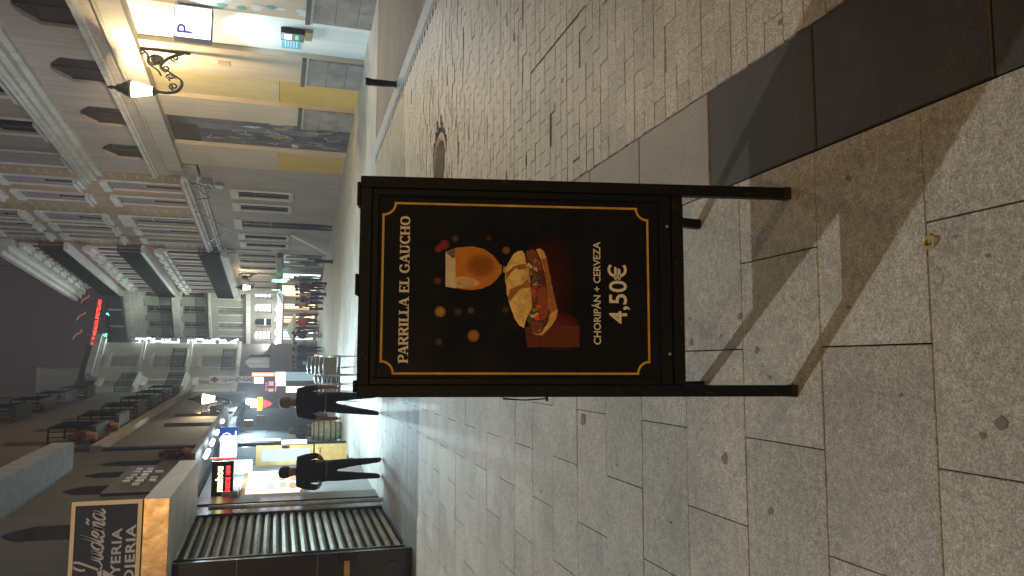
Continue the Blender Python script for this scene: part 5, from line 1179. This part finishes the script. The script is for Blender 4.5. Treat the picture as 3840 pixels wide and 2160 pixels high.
person('bartender in dark cap and shirt leaning behind the wooden barrel', (-2.30, 26.9, gz(27)), .5, 1.70, (.03, .032, .036), blk, dict(hd=(0, -.09, 1.56), ht=(0, -.13, 1.64), nk=(0, -.05, 1.47), ch=(0, -.03, 1.31), eL=(-.25, -.08, 1.15), wL=(-.15, -.25, 1.08), kL0=(-.1, -.32, 1.06)), cap=(.012, .012, .014))
FP = [
 ('man in blue-grey jacket and jeans standing by the white shopfront', 5.50, 50.5, .3, 1.80, (.045, .075, .10), (.03, .05, .08), False, None),
 ('person in long maroon and dark coat near the two kerb bollards', 4.33, 44.7, -.6, 1.70, (.10, .03, .03), (.035, .03, .04), False, None),
 ('person in black in front of the orange-lit shop window', 4.85, 52.0, PIr, 1.68, (.012, .012, .015), (.10, .12, .16), False, None),
 ('woman in maroon top with a patterned skirt in the far crowd', 4.2, 51.5, 2.5, 1.62, (.12, .02, .03), (.12, .16, .24), True, None),
 ('person in dark clothes with pale backpack crossing the far street', 3.55, 57.5, 1.2, 1.72, (.02, .02, .035), (.015, .016, .03), False, (.1, .15, 1.2, (.35, .4, .4))),
 ('person in bright red shirt in the far crowd', 2.92, 56.5, PIr, 1.68, (.50, .03, .02), (.012, .014, .03), True, None),
 ('person in navy walking close behind the red shirt', 2.55, 57.4, 1.9, 1.72, (.02, .03, .06), (.015, .02, .04), False, None),
 ('woman in burgundy jacket and pale trousers under the far parasol', 1.76, 50.2, .8, 1.68, (.11, .012, .025), (.42, .40, .34), False, None),
 ('person in pale blue clothes beside the parasol pole', 1.55, 60.0, 2.0, 1.66, (.30, .45, .52), (.35, .42, .46), True, None),
 ('person in black facing us in front of the dark corner shop', .84, 46.9, .1, 1.74, (.012, .010, .014), (.012, .012, .016), False, None),
 ('man in navy jacket walking left of the person in black', .40, 50.5, .9, 1.76, (.02, .022, .07), (.03, .03, .05), False, None),
 ('man in dark jacket with a shoulder bag beside the chair stacks', -.15, 48.5, -.7, 1.72, (.03, .03, .06), (.03, .03, .035), False, (.24, .0, 1.0, (.03, .05, .09))),
 ('child in a light blue top next to the man in the cap', -.62, 40.0, 1.0, 1.35, (.22, .36, .50), (.02, .025, .04), True, None)]
FP += [
 ('person in grey hoodie far behind the red shirt', 3.4, 61.5, 0.4, 1.74, (.12, .12, .13), (.02, .025, .05), False, None),
 ('person in white top beside the brightest far shop', 1.1, 58.5, 2.6, 1.62, (.55, .55, .52), (.03, .03, .05), True, None),
 ('person in olive jacket between the chair stacks and the far shops', .15, 56.0, .2, 1.75, (.06, .06, .035), (.02, .02, .025), False, None),
 ('person in dark green coat at the left end of the far crowd', -.45, 53.5, 1.1, 1.70, (.02, .04, .03), (.02, .02, .03), False, None),
 ('tall person in black near the parasol edge', 2.1, 54.6, -.4, 1.84, (.015, .015, .018), (.02, .022, .035), False, None),
 ('person in tan coat in front of the warm shop door', 4.35, 58.8, 3.0, 1.70, (.25, .18, .11), (.03, .025, .025), False, None),
 ('person in teal top by the right end of the far shops', 5.0, 57.2, .9, 1.66, (.03, .12, .13), (.02, .03, .05), True, None)]
random.seed(21)
for i, (lab, x, y, rz, h, sh, lg, bare, bag) in enumerate(FP):
    st = random.uniform(-.16, .16)
    pose = dict(aL=(-.11, .02 + st, .09), tL=(-.12, -.13 + st, .03), nL=(-.105, -.01 + st * .5, .5), aR=(.11, .02 - st, .09), tR=(.125, -.13 - st, .03), nR=(.105, -.01 - st * .5, .5), wL=(-.22, -.05 - st * .6, .93), wR=(.22, -.05 + st * .6, .93), kL0=(-.22, -.08 - st * .6, .84), kR0=(.22, -.08 + st * .6, .84))
    person(lab, (x, y, gz(y)), rz, h, sh, lg, pose, bare=bare, bag=bag, group='people in the far crowd')

# ------------------------------------------------------------------ far street furniture
um = thing('parasol', 'open pale parasol over the far terrace in front of the bright shops', 'parasol', (2.42, 56.6, gz(56.6)))
g = MB(); g.lathe([(1.15, 1.62), (1.12, 1.78), (.6, 1.98), (.04, 2.24)], (2.42, 56.6, gz(56.6)), 8, False); g.build('canopy', mat('parasol_cloth', (.42, .44, .36), .8, var=.1), um)
g = MB(); g.tube([(2.42, 56.6, gz(56.6)), (2.42, 56.6, gz(56.6) + 2.3)], .025, 6); g.build('pole', alum, um); g = MB(); g.lathe([(.3, 0), (.28, .08)], (2.42, 56.6, gz(56.6)), 12); g.build('base', iron, um)
aw = thing('orange_awning', 'brown-orange slanted awning above green lit panels at the far right shop', 'awning', RF.pt(33, .5, 1.5))
g = MB(); g.prism([RF.pt(30.4, .3, 1.95), RF.pt(36.2, .3, 1.5), RF.pt(36.2, 1.1, 1.15), RF.pt(30.4, 1.1, 1.6)], (0, 0, .05)); g.build('cloth', mat('orange_cloth', (.30, .11, .04), .7, var=.15, emit=(.6, .2, .06), estr=.05), aw)
gl = thing('green_lit_panels', 'glowing green and white leaf-shaped shop lights around the orange awning', 'shop light', RF.pt(30, .4, 1.5))
rr = random.Random(6)
for k in range(9):
    s = 28.6 + rr.uniform(0, 1) * (1.6 if k < 6 else 6.5); z = 1.45 + rr.uniform(-.25, .35); w = rr.uniform(.25, .5)
    g = MB(); g.prism([RF.pt(s, .55, z - .2), RF.pt(s + w * .5, .55, z - .28), RF.pt(s + w, .55, z), RF.pt(s + w * .6, .55, z + .3), RF.pt(s, .55, z + .15)], RF.N * .03)
    g.build('panel', em('green_panel_%d' % (k % 2), ((.25, 1, .45), (.55, 1, .75))[k % 2], 1.3), gl)
cli = thing('clinic_sign', 'vertical grey sign with dark red cross and capitals reading clinica', 'sign', (-.83, 42, 3.7))
g = MB(); g.box(W, -1.02, -.66, 42, 42.1, 2.6, 4.80); g.build('box', mat('sign_light_grey', (.34, .33, .33), .5, emit=(.7, .68, .68), estr=.10), cli)
dr = mat('dark_red', (.20, .02, .03), .5)
g = MB(); g.box(W, -.91, -.77, 41.98, 41.995, 4.36, 4.72); g.box(W, -.98, -.911, 41.98, 41.995, 4.47, 4.61); g.box(W, -.769, -.70, 41.98, 41.995, 4.47, 4.61); g.build('cross', dr, cli)
for k, ch in enumerate('CLINICA'): text(ch, .30, (-.84, 41.99, 3.98 - k * .215), (1, 0, 0), (0, 0, 1), mat('maroon_letter', (.10, .015, .05), .5), 'letter', cli, 'CENTER', .005, .006)
def fsign(name, lab, x0, x1, z0, z1, y, m_, parts=()):
    o = thing(name, lab, 'sign', ((x0 + x1) / 2, y, (z0 + z1) / 2)); g = MB(); g.box(W, x0, x1, y, y + .1, z0, z1); g.build('box', m_, o)
    for (nm, a, b, c, d, mm) in parts: g = MB(); g.box(W, a, b, y - .012, y - .002, c, d); g.build(nm, mm, o)
    return o
pink = mat('pink_print', (.55, .42, .46), .5, emit=(.9, .6, .7), estr=.25); wh = em('white_small', (.9, .95, 1), 1.4)
rs = fsign('burgundy_sign', 'burgundy projecting sign with pale lettering and a pale triangle', -1.30, -.76, 1.45, 2.02, 36, mat('burgundy', (.09, .008, .03), .5, emit=(.3, .01, .08), estr=.2), [('panel', -1.0, -.80, 1.62, 1.84, pink), ('panel', -1.26, -1.12, 1.62, 1.84, pink)])
text('DE SUR', .12, (-1.03, 35.98, 1.89), (1, 0, 0), (0, 0, 1), pink, 'lettering', rs, 'CENTER', .004, .002); g = MB(); g.box(W, -1.25, -.80, 35.98, 35.99, 1.50, 1.56); g.build('print_line', pink, rs)
fsign('orange_lit_sign', 'orange lit strip sign with three pale ovals under the clinic sign', -.64, -.46, 1.60, 2.68, 40, mat('orange_box', (.5, .2, .1), .5, emit=(1, .38, .15), estr=1.0), [('oval', -.60, -.50, 1.68, 1.98, warm_shop), ('oval', -.60, -.50, 2.02, 2.32, warm_shop), ('oval', -.60, -.50, 2.36, 2.62, warm_shop)])
fsign('lit_price_sign', 'cyan-white lit price list next to the orange strip sign', -1.0, -.68, 2.12, 2.56, 40, em('cyan_white', (.65, .92, 1), 1.2))
fsign('white_lit_sign', 'dazzling white shop sign below the orange strip, behind the capped man', -1.0, -.40, 1.12, 1.55, 36, em('dazzling', (.95, .98, 1), 4))
fsign('pale_yellow_window', 'pale yellow lit window right behind the capped man', -1.20, -.95, .35, 1.12, 33, em('pale_yellow', (1, .86, .60), 1.3))
fsign('pale_blue_door', 'pale blue lit doorway beyond the capped man', -.85, -.42, -.3, 1.05, 39, em('pale_blue', (.45, .65, .70), .35))
dn = fsign('doner_sign', 'small yellow sign above a red kebab-cone sign on the left', -1.85, -1.34, 2.02, 2.20, 32, mat('yellow_box', (.6, .5, .02), .5, emit=(1, .82, .05), estr=1.3))
text('DÖNER', .15, (-1.60, 31.985, 2.05), (1, 0, 0), (0, 0, 1), mat('dark_ink', (.02, .02, .01), .5), 'lettering', dn, 'CENTER', .003, .002, sx=.8)
kc = thing('kebab_cone_sign', 'red striped kebab cone light below the yellow sign', 'sign', (-1.6, 32, 1.85))
for k in range(5):
    w = .17 - .022 * k; g = MB(); g.lathe([(w, 0), (w - .01, -.05)], (-1.6, 32.05, 2.0 - k * .062), 12); g.build('ring', em('kebab_red', (1, .06, .05), 2.0), kc)
g = MB(); g.tube([(-1.6, 32.05, 2.02), (-1.6, 32.05, 1.62)], .02, 6); g.build('spit', alum, kc)
ld = thing('led_flood', 'dazzling bluish white floodlight on the left wall between the far lantern and the kebab sign', 'lamp', (-1.6, 34, 2.6))
g = MB(); g.lathe([(.0, -.11), (.10, -.07), (.13, 0), (.10, .07), (.0, .11)], (-1.6, 34, 2.6), 10); g.build('lens', em('led_glare', (.75, .93, 1), 30), ld, smooth=True); g = MB(); g.box(W, -1.75, -1.45, 34.1, 34.2, 2.5, 2.7); g.build('housing', iron, ld)
fsign('white_lightbox', 'bright white lightbox under the floodlight', -1.86, -1.50, 2.05, 2.52, 34, em('lightbox', (.80, .95, 1), 2.2))
hd = thing('hanging_heater', 'grey boxy heaters hanging under the left canopy between the blue sign and the kebab sign', 'heater', (-1.95, 27, 2.3))
for k, (x, y, z, m_) in enumerate(((-2.0, 27, 2.35, 'a'), (-1.95, 28.5, 2.0, 'b'))):
    g = MB(); g.box(W, x - .12, x + .12, y, y + .15, z - .14, z + .14); g.build('box', mat('heater_grey', (.25, .22, .21), .5), hd)
frm = MB(); frm.tube([(-2.0, 24, 2.35), (-2.0, 24, 1.75), (-2.22, 24, 1.75), (-2.22, 24, 2.35)], .018, 6)
tag(frm.build('pale_bracket', mat('pale_bracket', (.5, .52, .52), .4)), 'pale rectangular bracket hanging just right of the blue sign', 'bracket')
pp_ = MB(); pp_.tube([(-2.08, 22.5, 2.4), (-2.12, 22.5, 1.35)], .03, 8); tag(pp_.build('pale_pipe', mat('pale_tube', (.62, .60, .50), .5)), 'pale pipe running down beside the barman', 'pipe')
g = MB(); g.box(LF, 13.3, 29.4, -.915, -.88, -1.1, 2.3)
tag(g.build('closed_shop_front', mat('closed_front', (.016, .017, .022), .8, var=.2, spec=.15)), 'long black closed shop front behind the barrel', 'shop front')

# ------------------------------------------------------------------ lamps
def point(name, loc, e, c, r=.08):
    l = bpy.data.lights.new(name, 'POINT'); l.energy = e; l.color = c; l.shadow_soft_size = r; o = bpy.data.objects.new(name, l); C.objects.link(o); o.location = loc; return o
def area(name, loc, target, e, c, sx, sy):
    l = bpy.data.lights.new(name, 'AREA'); l.energy = e; l.color = c; l.shape = 'RECTANGLE'; l.size = sx; l.size_y = sy; o = bpy.data.objects.new(name, l); C.objects.link(o); o.location = loc
    o.rotation_euler = (Vector(target) - Vector(loc)).to_track_quat('-Z', 'Y').to_euler(); return o
cold = (.80, .93, 1.0)
# the high street lamp on the corner left of the picture: throws the board's shadow to the right and towards us
point('corner_street_lamp', (-5.9, 9.4, 8.1), 1150, (.95, .97, .96), .07)
# lanterns of the street behind the camera
point('rear_lantern', (-3.5, -6.0, 5.0), 360, (1, .66, .30), .1)
point('rear_lantern', (6.5, -4.0, 5.5), 350, (1, .64, .28), .1)
# added spots without lamp bodies, put in to brighten the dim house fronts
def wash(name, loc, target, e, c, deg=120):
    l = bpy.data.lights.new(name, 'SPOT'); l.energy = e; l.color = c; l.spot_size = math.radians(deg); l.spot_blend = 1; l.shadow_soft_size = .12
    o = bpy.data.objects.new(name, l); C.objects.link(o); o.location = loc; o.rotation_euler = (Vector(target) - Vector(loc)).to_track_quat('-Z', 'Y').to_euler()
wash('unseen_fill_spot', LF.pt(6.5, .5, 7.6), RF.pt(6.0, 0, 11.0), 620, (.86, .90, 1.0), 100)
wash('unseen_fill_spot', LF.pt(17, .5, 8.2), RF.pt(18.5, 0, 10.5), 560, (.92, .93, 1.0), 95)
wash('unseen_fill_spot', LF.pt(28, .5, 8.5), RF.pt(30, 0, 11), 460, (.95, .97, 1.0), 85)
wash('unseen_fill_spot', (4.0, -5.0, 7.5), (-2.4, 16, 6.5), 900, (.93, .92, 1.0), 70)
# left shop lights
area('bar_canopy_light', LF.pt(4.4, .6, 2.68), LF.pt(4.4, 1.7, -.5), 190, (.58, .86, 1.0), .3, 2.2)
area('bar_canopy_light', LF.pt(9.5, .6, 2.68), LF.pt(9.5, 1.9, -.5), 230, (.58, .86, 1.0), .3, 2.5)
area('parking_sign_light', (7.66, 17.86, 3.57), (6.2, 8, 0), 70, (.78, .88, 1.0), .7, .7)
fl_ = bpy.data.lights.new('floodlight_bulb', 'SPOT'); fl_.energy = 1500; fl_.color = (.62, .88, 1.0); fl_.spot_size = math.radians(80); fl_.spot_blend = .8; fl_.shadow_soft_size = .1
flo = bpy.data.objects.new('floodlight_bulb', fl_); C.objects.link(flo); flo.location = (-1.45, 33.7, 2.55); flo.rotation_euler = (Vector((.1, 17, -.4)) - Vector((-1.45, 33.7, 2.55))).to_track_quat('-Z', 'Y').to_euler()
point('shop_row_light', (-.6, 44.0, 2.3), 170, (.72, .90, 1.0), .2)
for s in (.95, 3.3): point('flood_bulb', tuple(DF.pt(s, 1.5, 1.5)), 32, (.85, .94, 1.0), .12)
area('hotel_letters_light', (1.5, 59.7, 8), (0, 57.5, 8), 800, (.85, 1, .92), .5, 7)
area('shops_upward_light', tuple(DF.pt(2.0, 3.0, 2.0)), tuple(DF.pt(2.0, 0, 10.0)), 130, (.92, .98, .92), 1.5, 1.5)

# ------------------------------------------------------------------ roof clutter against the sky
for k, (x, y, z, h, lab) in enumerate(((-2.5, 58.6, 14.3, 1.6, 'thin aerial on the hotel corner roof'), (5.0, 45, 15.0, 1.9, 'thin aerial on the red-brown block near its far end'), (6.9, 36, 15.0, 1.4, 'thin aerial on the red-brown block near its near end'), (-2.9, 30, 15.3, 2.0, 'thin aerial on the dark brown left house'))):
    a = thing('roof_aerial', lab, 'aerial', (x, y, z)); g = MB(); g.tube([(x, y, z), (x, y, z + h)], .025, 5); g.build('mast', iron, a)
    for j in range(4): g = MB(); g.tube([(x - .35 + .05 * j, y, z + h - .1 - .14 * j), (x + .35 - .05 * j, y, z + h - .1 - .14 * j)], .015, 4); g.build('rod', iron, a)
# ------------------------------------------------------------------ night air
hz = MB(); hz.box(W, -62, 62, -22, 142, -4.4, 28)
hz = hz.build('haze', mat('air', (1, 1, 1)), kind='stuff')
hm = bpy.data.materials.new('night_air'); hm.use_nodes = True; hn = hm.node_tree; hn.nodes.remove(hn.nodes['Principled BSDF'])
pv = hn.nodes.new('ShaderNodeVolumePrincipled'); pv.inputs['Density'].default_value = .0021; pv.inputs['Color'].default_value = (.85, .88, 1, 1); pv.inputs['Anisotropy'].default_value = .3
hn.links.new(pv.outputs[0], hn.nodes['Material Output'].inputs['Volume']); hz.data.materials.clear(); hz.data.materials.append(hm)
